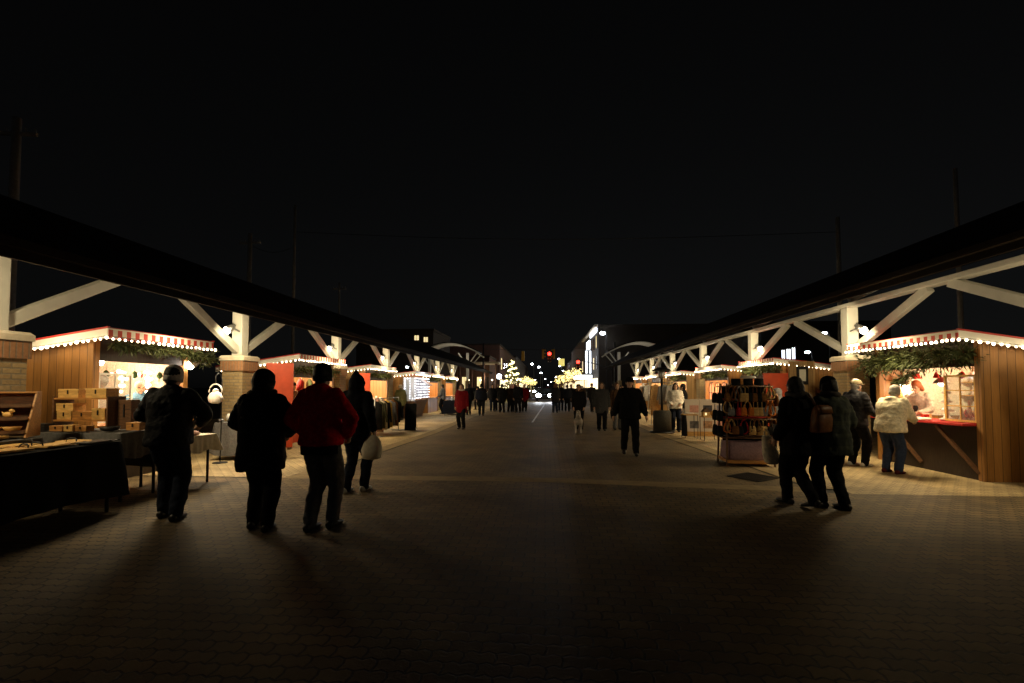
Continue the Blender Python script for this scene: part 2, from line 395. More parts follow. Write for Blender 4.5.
# ------------------------------------------------------------------ canopies
def canopy(s, ex, ez, ry, rz, ys, label):
    """market shelter: street eave at (ex,ez), ridge at (ry,rz)"""
    root = thing('market_canopy', label, 'canopy', (s * 7.28, 6, 0), 0)
    def L(x, y, z): return (s * x - s * 7.28, y - 6, z)
    y0, y1 = .6, 51
    t = .16; sl = (rz - ez) / (ry - ex)
    bx = ry + 1.2; bz = rz - 1.2 * .33
    prof = [(ex, ez + t), (ry, rz + t), (bx, bz + t), (bx, bz), (ry, rz), (ex, ez)]
    pl = [(s * x - s * 7.28, z) for x, z in prof]
    MB().prism([pl[0], pl[1], pl[4], pl[5]], 'y', y0 - 6, y1 - 6).build('roof', shingle, root)
    MB().prism([pl[1], pl[2], pl[3], pl[4]], 'y', y0 - 6, y1 - 6).build('roof', shingle, root)
    MB().prism([(s * (ex + .12 - 7.28), ez - .015 + .12 * sl), (s * (ry - 7.28), rz - .015), (s * (ry - 7.28), rz - .045), (s * (ex + .12 - 7.28), ez - .045 + .12 * sl)], 'y', y0 - 6 + .05, y1 - 6 - .05).build('soffit', soffitm, root)
    MB().lo(L(ex - .03, y0, ez - .06), L(ex + .02, y1, ez + t + .02)).build('fascia', fasciam, root)
    g = MB()
    g.lo(L(ex - .13, y0, ez + .05), L(ex - .035, y1, ez + .07)); g.lo(L(ex - .14, y0, ez + .07), L(ex - .12, y1, ez + .15))
    g.build('gutter', fasciam, root)
    MB().lo(L(7.15, y0 + .2, 3.44), L(7.41, 39, 3.54)).build('beam', cream, root, bevel=.01)
    c0 = None
    for y in ys:
        for X, back in ((7.28, False),):
            if c0 is None or back not in c0:
                p = MB().lo((-.25, -.25, 0), (.25, .25, 1.93)).build('brick_pier', buff, root)
                q = MB().lo((-.28, -.28, 1.93), (.28, .28, 2.17)).build('soldier_course', soldier, p)
                k = MB().loft([(2.17, .33, .33, 0, 0), (2.25, .33, .33, 0, 0), (2.29, .29, .29, 0, 0)], 4, 2).build('capstone', stone, p)
                k.data.transform(Matrix.Rotation(PI / 4, 4, 'Z')); k.data.transform(Matrix.Diagonal((1.29, 1.29, 1, 1)))
                po = MB().lo((-.125, -.125, 2.29), (.125, .125, 3.438)).build('post', cream, root, bevel=.012)
                br = [MB().bar((0, d * .13, 2.42), (0, d * (1.85 if s < 0 else 2.3), 3.43), .13, .165).build('brace', cream, root, bevel=.01) for d in (-1, 1)]
                tr = [p, po] + br
                c0 = c0 or {}; c0[back] = tr
            else:
                tr = []
                for o in c0[back]:
                    tr.append(dup(o, parent=root))
            for o in tr: o.location = L(X, y, 0)
        MB().bar(L(7.28, y, 3.66), L(ry + .4, y, rz - .2), .12, .2).build('rafter', cream, root)
    return root
LY = [5.44] + [5.35 + 5.02 * i for i in range(1, 7)]
RY = [6.35 + 5.06 * i for i in range(7)]
canopy(-1, 6.0, 3.06, 9.1, 4.62, LY, 'long dark shingled market canopy on cream braced posts, behind the left-hand stalls')
canopy(1, 6.6, 3.54, 9.15, 4.95, RY, 'long dark shingled market canopy on cream braced posts, above the right-hand stalls')

# post lamps
def flood(loc, rot, label, first=[None]):
    if first[0] is None:
        t = thing('flood_lamp', label, 'lamp', loc, rot, 'flood lamps on the canopy posts')
        MB().bar((0, 0, -.06), (0, -.16, 0), .03).build('bracket', steel, t)
        MB().path([(0, -.12, .08), (0, -.17, .03), (0, -.27, -.05)], [.04, .07, .10], 14).build('housing', steel, t, True)
        MB().ball((0, -.29, -.065), .088, (1, .8, 1), 14, 8).build('lens', lamp_w, t, True)
        first[0] = t; return t
    return dup(first[0], loc, rot, label)
ordn = ['first', 'second', 'third', 'fourth', 'fifth', 'sixth', 'seventh']
for s, ys, sd in ((-1, LY, 'left'), (1, RY, 'right')):
    for i, y in enumerate(ys):
        flood((s * 7.2, y - .14, 2.92), s * .5, 'round flood lamp on the %s %s-hand canopy post from the camera' % (ordn[i], sd))
        e = [60, 80, 75, 70, 62, 56, 50][i] if s < 0 else [60, 80, 75, 70, 62, 56, 50][i]
        lamp((s * 6.55, y - 1.15, 2.70), e * 1.6, (1, .80, .46), .09, 'post_and_fill_light', 158, (s * 6.75, y + 2.4, .9), .35)

# ------------------------------------------------------------------ stalls
def bulb_mesh(r, m):
    o = MB().ball((0, 0, 0), r, (1, 1, 1.2), 8, 6).build('bulb', m, None, True)
    me = o.data; bpy.data.objects.remove(o); return me
bulb_t = glow('tree_bulb', (1, .84, .38), 6)
BULB = {'t': bulb_mesh(.035, bulb_t), 'w': bulb_mesh(.021, bulb_w), 'i': bulb_mesh(.024, bulb_i), 'b': bulb_mesh(.028, bulb_w), 'y': bulb_mesh(.035, bulb_y)}
def string_lights(pts, step, label, kind='w', group='strings of bulbs along the stall roofs', detail=True, name='string_lights', sag=.012):
    pts = [Vector(p) for p in pts]
    base = pts[0]
    t = thing(name, label, 'string lights', base, 0, group)
    pl = [p - base for p in pts]
    cab = []; pos = []
    carry = 0
    for a, b in zip(pl[:-1], pl[1:]):
        L = (b - a).length; n = max(1, int(L / step))
        for k in range(n):
            q = a.lerp(b, k / n); cab.append(q); pos.append(q + Vector((random.uniform(-.008, .008), random.uniform(-.008, .008), -.03 - random.uniform(0, sag))))
    cab.append(pl[-1]); pos.append(pl[-1] + Vector((0, 0, -.03)))
    MB().path(cab, .004, 5).build('cable', black, t)
    if detail:
        for q in pos:
            o = bpy.data.objects.new('bulb', BULB[kind]); COL.objects.link(o); o.parent = t; o.location = q; o.scale = (random.uniform(.65, 1.15),) * 3
    else:
        mb = MB()
        for q in pos: mb.ball(q, .03, (1, 1, 1.1), 6, 4)
        o = mb.build('bulbs', BULB[kind].materials[0], t, True); o['kind'] = 'stuff'
    return t
def garland(pts, label, rad=.14, n=900, m=needle, droop=.5, name='evergreen_garland', leaf=.13, cat='garland'):
    base = Vector(pts[0]); pl = [Vector(p) - base for p in pts]
    mb = MB()
    seg = [(pl[i], pl[i + 1]) for i in range(len(pl) - 1)]
    mb.path(pl, .02, 6)
    for k in range(n):
        a, b = random.choice(seg); t = random.random(); c = a.lerp(b, t)
        clump = .6 + .5 * math.sin(t * 13 + len(seg) * 3 + k % 3)
        d = Vector((random.gauss(0, 1), random.gauss(0, 1), random.gauss(-.35 * droop, .8))).normalized()
        st = c + d * random.uniform(0, rad * clump)
        d2 = (d + Vector((0, 0, -droop * random.random()))).normalized()
        for j in range(3):
            dd = (d2 + Vector((random.gauss(0, .35), random.gauss(0, .35), random.gauss(0, .35)))).normalized()
            mb.leaf(st, dd * leaf * random.uniform(.5, 1.2), .007 + .006 * random.random())
    o = mb.build(name, m); o.location = base
    return tag(o, label, cat)
def scallop(a, b, top, h, n, thick, axis):
    """scalloped strip polygon in 2d (t, z)"""
    poly = [(a, top), (b, top)]
    for k in range(n):
        for j in range(5):
            u = k + j / 5; ph = j / 5
            poly.append((b + (a - b) * u / n, top - h + .035 - .018 * math.sin(PI * ph) ))
    poly.append((a, top - h + .035))
    return poly
def stall(label, s, xf, ya, yb, wm=wood_hut, D=1.95, zf=2.44, zb=2.12, sill=.92, head=1.82, over=.32, post=True,
          counter=.26, counter_m=wood, striped=True, energy=55, prop=False, window=None, panel_m=None, col=(1, .775, .43), near=True, lightx=.75, vh=.15, header=True, glowe=80):
    Yc = (ya + yb) / 2; L = abs(yb - ya)
    t = thing('market_stall', label, 'market stall', (s * xf, Yc, 0), 0 if s > 0 else PI, 'wooden market stalls along the street')
    n = -1 if s > 0 else 1           # local y sign of the end nearer to the camera
    h = L / 2
    for e in (n, -n):
        y1 = e * h; y2 = e * (h - .04)
        MB().prism([(0.02, 0), (D, 0), (D, zb - .03), (0.02, zf - .06)], 'y', y1, y2).build('side_wall', wm, t)
        MB().lo((-.012, e * h * 1.0 + e * .012, 0), (.085, e * (h - .10), zf - .08)).build('corner_post', wm, t, bevel=.006)
    MB().lo((D - .04, -h + .042, 0), (D - .002, h - .042, zb - .04)).build('back_wall', wm, t)
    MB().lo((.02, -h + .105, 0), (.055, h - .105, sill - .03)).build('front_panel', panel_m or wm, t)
    MB().lo((-counter, -h + .11, sill - .025), (.5, h - .11, sill + .012)).build('counter', counter_m, t, bevel=.004)
    if header:
        MB().lo((.012, -h + .105, head), (.05, h - .105, zf - .08)).build('header_board', wood_shade, t)
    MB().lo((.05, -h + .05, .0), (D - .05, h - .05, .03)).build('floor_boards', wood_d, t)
    xr0, xr1 = -over, D + .1
    sl = (zb - zf) / D
    rf = MB().prism([(xr0, zf - sl * 0 + .0), (xr1, zf + sl * (xr1 - xr0)), (xr1, zf + sl * (xr1 - xr0) + .05), (xr0, zf + .05)], 'y', -h - .16, h + .16).build('roof', redtrim, t)
    e0, e1 = -h - .165, h + .165
    MB().prism(scallop(e0, e1, zf + .035, vh, int(L / .155), .01, 'y'), 'x', xr0 - .016, xr0 - .004).build('valance', valstripe if striped else whitepaint, t)
    for e in (e0, e1):
        poly = [(xr0 - .004, zf + .035), (xr1, zf + sl * (xr1 - xr0) + .035), (xr1, zf + sl * (xr1 - xr0) - vh + .05), (xr0 - .004, zf - vh + .05)]
        MB().prism(poly, 'y', e - .006, e + .006).build('side_valance', whitepaint, t)
        MB().prism([(xr0 - .02, zf + .037), (xr1, zf + sl * (xr1 - xr0) + .037), (xr1, zf + sl * (xr1 - xr0) + .062), (xr0 - .02, zf + .062)], 'y', e - .02, e + .02).build('roof_edge', redtrim, t)
    if prop:
        for e in (n * (h - .7), -n * (h - .5)):
            MB().bar((-counter + .06, e, sill - .05), (.0, e + n * .62, .12), .05, .05).build('counter_prop', wood_d, t)
    MB().ball((lightx, .1, 1.99), .045, (1, 1, 1.3), 10, 8).build('ceiling_bulb', lamp_w, t, True)
    if energy:
        lamp((s * (xf + lightx), Yc, 1.90), energy * 1.9, col, .07, 'stall_light')
    t['_n'] = n
    if glowe: lamp((s * (xf - over - .3), Yc, zf - .1), glowe * .33, col, .3, 'awning_light')
    if glowe: lamp((s * (xf - over - .42), Yc, zf + .04), glowe * 2.5, col, .3, 'awning_light', 152, (s * (xf - over - .62), Yc, 0), 1.0)
    def W(x, y, z):   # local (depth, along from near end, z) -> world
        return (s * (xf + x), ya + y, z)
    strp = [W(D - .1, -.2, zf + sl * (D + .2) - vh + .08), W(-over - .03, -.2, zf - vh + .065), W(-over - .03, L + .2, zf - vh + .06)]
    return t, W, strp, L

# --- the six stalls on each side; L*/R* run from the camera outwards
stR1, W1, sp, Lr1 = stall('plank stall with red and white scalloped awning and red counter beside the cream-coated shopper', 1, 7.16, 8.03, 10.4, over=.46, glowe=105, counter=.22, counter_m=redcloth, prop=True, energy=46, panel_m=wood_shade, head=1.90, lightx=1.15)
string_lights(sp, .105, 'bulb string edging the awning of the red-countered plank stall on the right')
garland([W1(-.12, .1, 2.12), W1(-.14, .9, 2.12), W1(-.12, 1.7, 2.1), W1(-.1, 2.45, 2.06)], 'thick fir garland under the awning of the red-countered stall', .33, 2300)
garland([W1(-.02, 1.35, 1.85), W1(-.05, 1.75, 1.62)], 'loose fir spray hanging in the opening of the red-countered stall', .12, 130)
stL1, WL1, sp, Ll1 = stall('plank stall with red and white awning and white paned window, behind the box shelves', -1, 7.1, 6.66, 8.55, over=.4, glowe=95, energy=44, striped=True, head=1.97, panel_m=wood_shade, zf=2.42, col=(1, .78, .47))
string_lights(sp, .10, 'bulb string edging the awning of the stall behind the wooden box shelves')
garland([WL1(-.3, 1.35, 2.2), WL1(-.34, 2.1, 2.14)], 'ragged fir sprig at the far end of the awning behind the box shelves', .17, 330)
garland([WL1(-.2, .1, 2.24), WL1(-.22, 1.35, 2.22)], 'thin fir garland under the awning behind the box shelves', .09, 330)
stL2, WL2, sp, Ll2 = stall('stall flanked by orange red boards, behind the person in the red jacket', -1, 6.95, 12.0, 14.5, wm=wood_pale, energy=60, panel_m=redpaint, zf=2.40)
string_lights(sp, .12, 'bulb string edging the awning between the orange red boards')
stL3, WL3, sp, Ll3 = stall('pale plank stall behind the rack of dark garments on the left', -1, 6.92, 17.0, 19.6, wm=wood_pale, energy=85, zf=2.36, striped=False)
string_lights(sp, .13, 'bulb string on the pale plank stall behind the garment rack')
stL4, WL4, sp, Ll4 = stall('stall hung with cool white curtain lights over a dark skirted counter', -1, 6.62, 21.9, 24.3, energy=22, glowe=40, zf=2.28, striped=False, counter=.3, col=(.9, .93, 1), panel_m=wood_d, D=1.7, zb=2.1, header=False)
string_lights(sp, .14, 'bulb string on the roof above the cool white curtain lights')
stL5, WL5, sp, Ll5 = stall('brown plank stall beyond the curtain-lit one, person in grey jacket before it', -1, 6.92, 26.6, 29.1, energy=70, zf=2.30, striped=False)
string_lights(sp, .2, 'bulb string on the brown stall behind the person in the grey jacket', detail=False)
stL6, WL6, sp, Ll6 = stall('farthest plank stall of the left row, by the black-draped table', -1, 6.92, 31.3, 33.9, energy=70, zf=2.26, striped=False)
string_lights(sp, .2, 'bulb string on the farthest stall of the left row', detail=False)
stR2, W2, sp, Lr2 = stall('plank stall with bright red back board, behind the rack of bags', 1, 7.0, 14.0, 16.05, energy=60, zf=2.36, panel_m=redpaint)
string_lights(sp, .11, 'bulb string on the stall with the bright red back board')
garland([W2(-.2, -.05, 2.12), W2(-.22, 1.0, 2.12), W2(-.2, 2.1, 2.1)], 'fir garland over the opening of the red-backed stall', .18, 700)
MB().lo((1.80, -.95, .5), (1.89, .95, 2.0)).build('back_board', redpaint, stR2)
MB().lo((.1, -.2, .95), (.14, .8, 1.9)).build('red_board', redpaint, stR2)
stR3, W3, sp, Lr3 = stall('stall with orange-lit arched windows behind the photograph board', 1, 6.95, 17.8, 20.4, wm=wood_hut, energy=60, zf=2.34, striped=False)
string_lights(sp, .12, 'bulb string on the stall with orange-lit arched windows')
stR4, W4, sp, Lr4 = stall('pale fronted stall behind the person in the white jacket', 1, 6.95, 22.9, 25.4, wm=wood_pale, energy=85, zf=2.30, striped=False)
string_lights(sp, .14, 'bulb string on the stall behind the person in the white jacket')
stR5, W5, sp, Lr5 = stall('stall with hanging pale coats on the right, past the patio heater', 1, 6.95, 27.9, 30.4, wm=wood_pale, energy=75, zf=2.28, striped=False)
string_lights(sp, .2, 'bulb string on the stall past the patio heater', detail=False)
stR6, W6, sp, Lr6 = stall('farthest plank stall of the right row', 1, 6.9, 33.0, 35.4, energy=70, zf=2.26, striped=False)
string_lights(sp, .2, 'bulb string on the farthest stall of the right row', detail=False)

for W_, L_, lb in ((WL2, Ll2, 'fir garland across the dark header between the orange red boards'), (WL3, Ll3, 'fir garland on the pale stall behind the garment rack'), (WL5, Ll5, 'fir garland on the brown stall on the left'), (WL6, Ll6, 'small fir garland at the far end of the left row'), (W3, Lr3, 'fir garland above the orange-lit arched windows'), (W4, Lr4, 'fir garland on the stall behind the white jacket')):
    garland([W_(-.1, .05, 2.02), W_(-.14, L_ * .3, 2.08), W_(-.12, L_ * .65, 2.02), W_(-.1, L_ + .05, 2.06)], lb, .17, 420)
# windows of the stalls
def casement(st, y0, y1, z0, z1, nx, nz, x, m, name='window', swing=0, gm=None, fw=.035, bw=.016):
    f = MB()
    o = Vector((x, y0, 0))
    L = y1 - y0
    f.lo((-.018, 0, z0), (.018, fw, z1)); f.lo((-.018, L - fw, z0), (.018, L, z1))
    f.lo((-.017, fw, z0), (.017, L - fw, z0 + fw)); f.lo((-.017, fw, z1 - fw), (.017, L - fw, z1))
    for k in range(1, nx): f.lo((-.012, L * k / nx - bw / 2, z0 + fw), (.012, L * k / nx + bw / 2, z1 - fw))
    for k in range(1, nz): f.lo((-.010, fw, z0 + (z1 - z0) * k / nz - bw / 2), (.010, L - fw, z0 + (z1 - z0) * k / nz + bw / 2))
    fr = f.build(name, m, st); fr.location = o; fr.rotation_euler = (0, 0, swing)
    g = MB().lo((-.003, fw * .6, z0 + fw * .6), (.003, L - fw * .6, z1 - fw * .6)).build('pane', gm or glassm, fr)
    return fr
casement(stR1, -1.07, -.46, .95, 1.76, 2, 3, .03, wood_l)
casement(stL1, .22, .84, .97, 1.78, 2, 2, .03, whitepaint)
for k in range(3):      # arched orange windows
    y = -1.05 + k * .66
    f = MB(); poly = [(y, 1.0), (y + .56, 1.0)] + [(y + .28 + .28 * math.cos(a), 1.5 + .24 * math.sin(a)) for a in [PI * j / 8 for j in range(9)]]
    g = MB().prism(poly, 'x', .03, .04).build('window', orangepane, stR3)
    f.lo((.012, y + .265, 1.0), (.028, y + .295, 1.72)); f.lo((.010, y, 1.3), (.026, y + .56, 1.325))
    f.path([(.02, p[0], p[1]) for p in poly[1:]] + [(.02, y, 1.0)], .014, 6)
    f.build('frame', wood_d, g)
# curtain lit stall: panels of white cloth with cool bulbs
cw = cloth_glow('curtain_cloth', (.85, .87, .9))
MB().lo((-.30, -1.15, .98), (-.285, 1.15, 2.02)).build('curtain', cw, stL4)
MB().lo((-.28, 1.24, .86), (.32, 1.25, 2.02)).build('curtain', cw, stL4)
MB().prism([(-.28, .85), (.0, .02), (.32, .02), (.32, .85)], 'y', 1.235, 1.25).build('skirt', wood_d, stL4)
MB().prism([(-.8, 1.62), (-.30, 1.98), (-.30, 2.0), (-.8, 1.64)], 'y', -.2, .95).build('awning', wood_d, stL4)
MB().prism([(-.30, .9), (.0, 0.02), (.02, .02), (-.27, .9)], 'y', -1.1, 1.1).build('skirt', wood_d, stL4)
lp = []
for k in range(7):
    y = .0 + k * .4
    x = WL4(-.36, 0, 0)[0]
    pass
zz = []
for k in range(9):
    yy = 21.85 + .29 * k
    zz += [(-6.24, yy, 2.0 if k % 2 == 0 else 1.05), (-6.24, yy, 1.05 if k % 2 == 0 else 2.0)]
string_lights(zz, .13, 'cool white bulbs zigzagging over the front curtain of the curtain-lit stall', 'i', 'cool white curtain lights', sag=0)
zz = []
for k in range(3):
    xx = -6.32 - .26 * k
    zz += [(xx, 21.82, 2.0 if k % 2 == 0 else 1.02), (xx, 21.82, 1.02 if k % 2 == 0 else 2.0)]
string_lights(zz, .12, 'cool white bulbs zigzagging over the near side of the curtain-lit stall', 'i', 'cool white curtain lights', sag=0)
lamp((-6.3, 21.45, 1.6), 5, (.88, .93, 1), .3, 'curtain_light')
lamp((-5.95, 22.9, 1.6), 4, (.88, .93, 1), .3, 'curtain_light')

# orange red boards beside the second left stall
def board(loc, wdt, hgt, label, rot=0):
    t = thing('folding_board', label, 'board', loc, rot, 'orange red boards beside the stall')
    MB().lo((-wdt / 2, -.02, .04), (wdt / 2, .02, hgt)).build('panel', redpaint, t, bevel=.005)
    for x in (-wdt / 2 + .06, wdt / 2 - .06): MB().lo((x - .03, -.16, 0), (x + .03, .16, .05)).build('foot', wood_d, t)
    return t
board((-6.62, 10.95, 0), .62, 2.15, 'tall orange red board nearest the brick pier', .35)
board((-6.2, 15.1, 0), .5, 2.02, 'smaller orange red board past the awning bulbs', .2)
board((6.70, 13.78, 0), .70, 1.95, 'bright red board facing the camera beside the framed notice', 0)
# notice post of the red-backed stall
t = thing('notice_board', 'pale plank panel with a framed white notice, beside the red-backed stall', 'notice board', (7.45, 13.82, 0), 0)
MB().lo((-.36, -.03, 0), (.36, .03, 2.30)).build('panel', wood_pale, t, bevel=.006)
f = MB().lo((-.16, -.055, 1.62), (.16, -.032, 2.15)).build('frame', black, t)
MB().lo((-.09, -.062, 1.72), (.09, -.056, 2.06)).build('notice', papers, f)

# ------------------------------------------------------------------ tables and goods, left
def cloth_table(name, label, x0, x1, y0, y1, z, m, drop0, drop1, legs=True, hem=.03):
    """table along y with a draped cloth whose hem waves; drop on street side and ends"""
    t = thing(name, label, 'table', ((x0 + x1) / 2, (y0 + y1) / 2, 0))
    hx, hy = (x1 - x0) / 2, (y1 - y0) / 2
    per = []
    N = 22
    for k in range(N): per.append((-hx + 2 * hx * k / N, -hy))
    for k in range(N * 2): per.append((hx, -hy + 2 * hy * k / (N * 2)))
    for k in range(N): per.append((hx - 2 * hx * k / N, hy))
    for k in range(N * 2): per.append((-hx, hy - 2 * hy * k / (N * 2)))
    rings = []
    for q in (0, .06, .5, 1):
        rg = []
        for i, (x, y) in enumerate(per):
            nx = math.copysign(1, x) if abs(abs(x) - hx) < 1e-6 else 0; ny = math.copysign(1, y) if abs(abs(y) - hy) < 1e-6 else 0
            wv = (math.sin(i * .8) + .6 * math.sin(i * .37 + 1)) * .016 * q + .012 * min(1, q * 8)
            dr = drop0 if nx > 0 or nx < 0 else drop1
            zq = z - q * (dr + .02 * math.sin(i * .21))
            if q and nx and ny: wv += .05 * q
            rg.append((x + nx * wv, y + ny * wv, zq))
        rings.append(rg)
    MB().ring(rings, False).add([p for p in rings[0]], [tuple(range(len(per)))]).build('tablecloth', m, t, True)
    MB().lo((-hx + .01, -hy + .01, z - .04), (hx - .01, hy - .01, z - .004)).build('tabletop', wood_d, t)
    if legs:
        for sx in (-1, 1):
            for sy in (-1, 1):
                MB().tube((sx * (hx - .07), sy * (hy - .09), 0), (sx * (hx - .07), sy * (hy - .09), z - .041), .02).build('leg', black, t, True)
    return t
cloth_table('market_table', 'long table under a black cloth, nearest the camera on the left', -6.12, -5.36, 3.2, 5.42, .86, blackcloth, .66, .60)
cloth_table('market_table', 'table under a grey cloth carrying the shelves of wooden goods', -7.6, -5.66, 5.72, 6.42, .93, greycloth, .35, .55)
cloth_table('market_table', 'small grey-clothed table under the three-tier shelf, at the left edge', -7.02, -6.14, 4.62, 5.17, .93, greycloth, .5, .5)
cloth_table('market_table', 'short table under a pale cloth, beside the person in the grey beanie', -6.35, -5.45, 6.62, 7.22, .78, whitecloth, .26, .24)
cloth_table('market_table', 'dark draped table of silver wares by the brick pier', -6.95, -6.15, 9.15, 9.95, .80, greycloth, .62, .68)
cloth_table('market_table', 'black-draped table in front of the farthest left stalls', -5.55, -4.75, 24.6, 26.3, .80, blackcloth, .72, .70)

def tray(loc, rot, label, first=[None]):
    if first[0] is None:
        t = thing('serving_board', label, 'serving board', loc, rot, 'wooden serving boards with black handles')
        MB().lo((-.125, -.225, 0), (.125, .225, .024)).build('board', wood_l, t, bevel=.006)
        for e in (-1, 1):
            MB().path([(-.06, e * .205, .024), (-.055, e * .21, .05), (-.03, e * .215, .062), (.03, e * .215, .062), (.055, e * .21, .05), (.06, e * .205, .024)], .0075, 7).build('handle', black, t, True)
        first[0] = t; return t
    return dup(first[0], loc, rot, label)
tray((-5.62, 3.75, .872), .1, 'serving board at the camera end of the black table, close to its street edge')
tray((-5.62, 4.33, .872), -.08, 'serving board second along the street edge of the black table')
tray((-5.66, 4.9, .872), .12, 'serving board nearest the far corner of the black table')
tray((-5.95, 4.05, .872), .05, 'serving board behind, at the camera end of the black table')
tray((-5.98, 4.68, .872), .0, 'serving board behind, at the far half of the black table')
tag(MB().loft([(0, .17, .12, 0, 0), (.02, .175, .125, 0, 0), (.02, .15, .1, 0, 0), (.008, .14, .09, 0, 0)], 24, 3).build('wooden_platter', wood_l, None, True, loc=(-5.78, 5.22, .872)), 'pale wooden platter at the far end of the black table', 'platter')
tag(MB().lo((-.13, -.2, 0), (.13, .2, .018)).build('slate_board', black, None, bevel=.004, loc=(-5.52, 5.24, .872)), 'dark slate board at the far street corner of the black table', 'slate board')

for k in range(7):
    m = MB(); m.path([(-.12, 0, .008), (.02, 0, .01), (.06, 0, .012)], [.007, .008, .012], 7); m.ball((.095, 0, .012), .032, (1.25, .8, .32), 10, 6)
    o = m.build('wooden_spoon', wood if k % 2 else wood_l, None, True, loc=(-5.48 - .09 * (k % 4), 3.98 + .21 * k, .874)); o.rotation_euler = (0, 0, .5 + k * .9); o.scale = (1.15,) * 3
    tag(o, '%s wooden spoon lying loose between the boards on the black table' % ('brown' if k % 2 else 'pale'), 'spoon', '%s spoons on the black table' % ('brown' if k % 2 else 'pale'))
# display shelf with toy animals
t = thing('display_shelf', 'three-tier wooden shelf of carved toy animals, at the left edge', 'shelf', (-6.60, 4.98, .945), .55)
t.scale = (.72, 1, 1)
for e in (-.52, .52):
    MB().prism([(-.20, 0), (.18, 0), (.18, .53), (.06, .53)], 'x', e - .012, e + .012).build('side_panel', wood, t)
for k, (z, d0) in enumerate(((.06, -.18), (.22, -.11), (.37, -.04))):
    MB().lo((-.508, d0, z - .01), (.508, .165, z + .01)).build('shelf_board', wood, t)
    MB().lo((-.508, d0 - .012, z - .012), (.508, d0 - .001, z + .03)).build('lip', wood_d, t)
MB().lo((-.508, .166, 0), (.508, .179, .53)).build('back_panel', wood_d, t)
MB().lo((-.53, .05, .531), (.53, .19, .548)).build('top_board', wood, t)
def toy(kind):
    m = MB()
    if kind == 0:   # rhino / bear like animal on four legs
        m.ball((0, 0, .06), .045, (1.5, .6, .8), 10, 7); m.ball((.075, 0, .07), .028, (1.2, .7, .9), 8, 6)
        for x in (-.04, .04):
            for y in (-.014, .014): m.tube((x, y, 0), (x, y, .05), .012)
    elif kind == 1:  # duck
        m.ball((0, 0, .04), .04, (1.6, .7, .85), 10, 7); m.ball((.055, 0, .085), .024, (1.1, .9, 1), 8, 6); m.tube((.07, 0, .082), (.1, 0, .078), .009, .004); m.tube((-.05, 0, .05), (-.085, 0, .075), .014, .005)
    elif kind == 2:  # truck
        m.lo((-.09, -.03, .025), (.09, .03, .05)); m.lo((.03, -.03, .05), (.08, .03, .09)); 
        for x in (-.055, .055):
            for y in (-.034, .034): m.tube((x, y - .006, .022), (x, y + .006, .022), .022, n=12)
    else:            # round bowl
        m.lathe([(.03, 0), (.065, .03), (.08, .06), (.072, .06), (.055, .03), (.01, .015)], n=18)
    return m
rows = [(-6.70 - .0, 1.315, [(0, -.18), (1, .02), (0, -.42)]), (0, 1.175, [(2, -.42), (0, -.2), (2, .02), (1, .25)]), (0, 1.015, [(1, -.35), (0, -.12), (3, .1), (3, .34)])]
adj = ['top', 'middle', 'bottom']
for r, (xx, z, its) in enumerate(rows):
    for q, (k, dx) in enumerate(its):
        nm = ['wooden_animal', 'wooden_duck', 'wooden_truck', 'wooden_bowl'][k]
        o = toy(k).build(nm, wood_l, None, k != 2, loc=(-6.60 + dx * .72 * math.cos(.55) + (.03 + .055 * r) * math.sin(.55), 4.98 + dx * .72 * math.sin(.55) - (.03 + .055 * r) * math.cos(.55), z)); o.rotation_euler = (0, 0, random.uniform(-.4, .4)); o.scale = (1.05,) * 3
        tag(o, 'carved %s on the %s tier of the left-edge shelf, number %d from the left' % (nm.replace('_', ' '), adj[r], q + 1) if False else 'carved %s, %s along the %s tier of the left-edge shelf' % (nm.replace('_', ' '), ['first', 'second', 'third', 'last'][q], adj[r]), 'wooden toy', 'carved wooden toys on the shelf')
# shelf of boxes
t = thing('display_shelf', 'open two-board wooden rack holding wooden boxes, beside the white paned window', 'shelf', (-6.53, 6.12, .945), 0)
for e in (-.43, .39):
    MB().lo((e - .012, -.14, 0), (e + .012, .14, .47)).build('side_panel', wood_d, t)
for z in (.13, .44):
    MB().lo((-.417, -.14, z - .011), (.377, .14, z + .011)).build('shelf_board', wood, t)
def wbox(loc, d, m, label, rot=0, latch=True):
    t = thing('wooden_box', label, 'wooden box', loc, rot, 'wooden boxes on the grey table')
    MB().lo((-d[0] / 2, -d[1] / 2, 0), (d[0] / 2, d[1] / 2, d[2] * .68)).build('body', m, t, bevel=.004)
    MB().lo((-d[0] / 2 - .002, -d[1] / 2 - .002, d[2] * .69), (d[0] / 2 + .002, d[1] / 2 + .002, d[2])).build('lid', m, t, bevel=.004)
    if latch: MB().lo((-.008, -d[1] / 2 - .012, d[2] * .42), (.008, -d[1] / 2 - .003, d[2] * .85)).build('latch', black, t)
    return t
TB = .945
wbox((-6.759, 6.1, TB + .452), (.31, .2, .125), wood_l, 'orange wooden box on the top board, nearer the left-edge shelf')
wbox((-6.336, 6.1, TB + .452), (.31, .2, .135), wood_l, 'orange wooden box on the top board, before the white paned window')
wbox((-6.812, 6.1, TB + .142), (.22, .2, .12), wood_l, 'orange wooden box at the left end of the lower board')
wbox((-6.812, 6.1, TB + .263), (.26, .19, .11), wood_l, 'pale wooden box stacked on the left box of the lower board')
wbox((-6.539, 6.1, TB + .142), (.29, .2, .115), wood, 'long brown wooden box in the middle of the lower board')
wbox((-6.292, 6.1, TB + .142), (.2, .2, .16), wood_l, 'tall pale wooden box at the right end of the lower board')
wbox((-6.970, 5.86, TB), (.22, .13, .10), black, 'black box on the grey table before the rack', latch=False)
wbox((-6.671, 5.84, TB), (.19, .13, .075), wood, 'low brown box before the rack, beside the black box')
wbox((-6.486, 5.83, TB), (.13, .12, .085), wood_l, 'small pale square box in the middle before the rack')
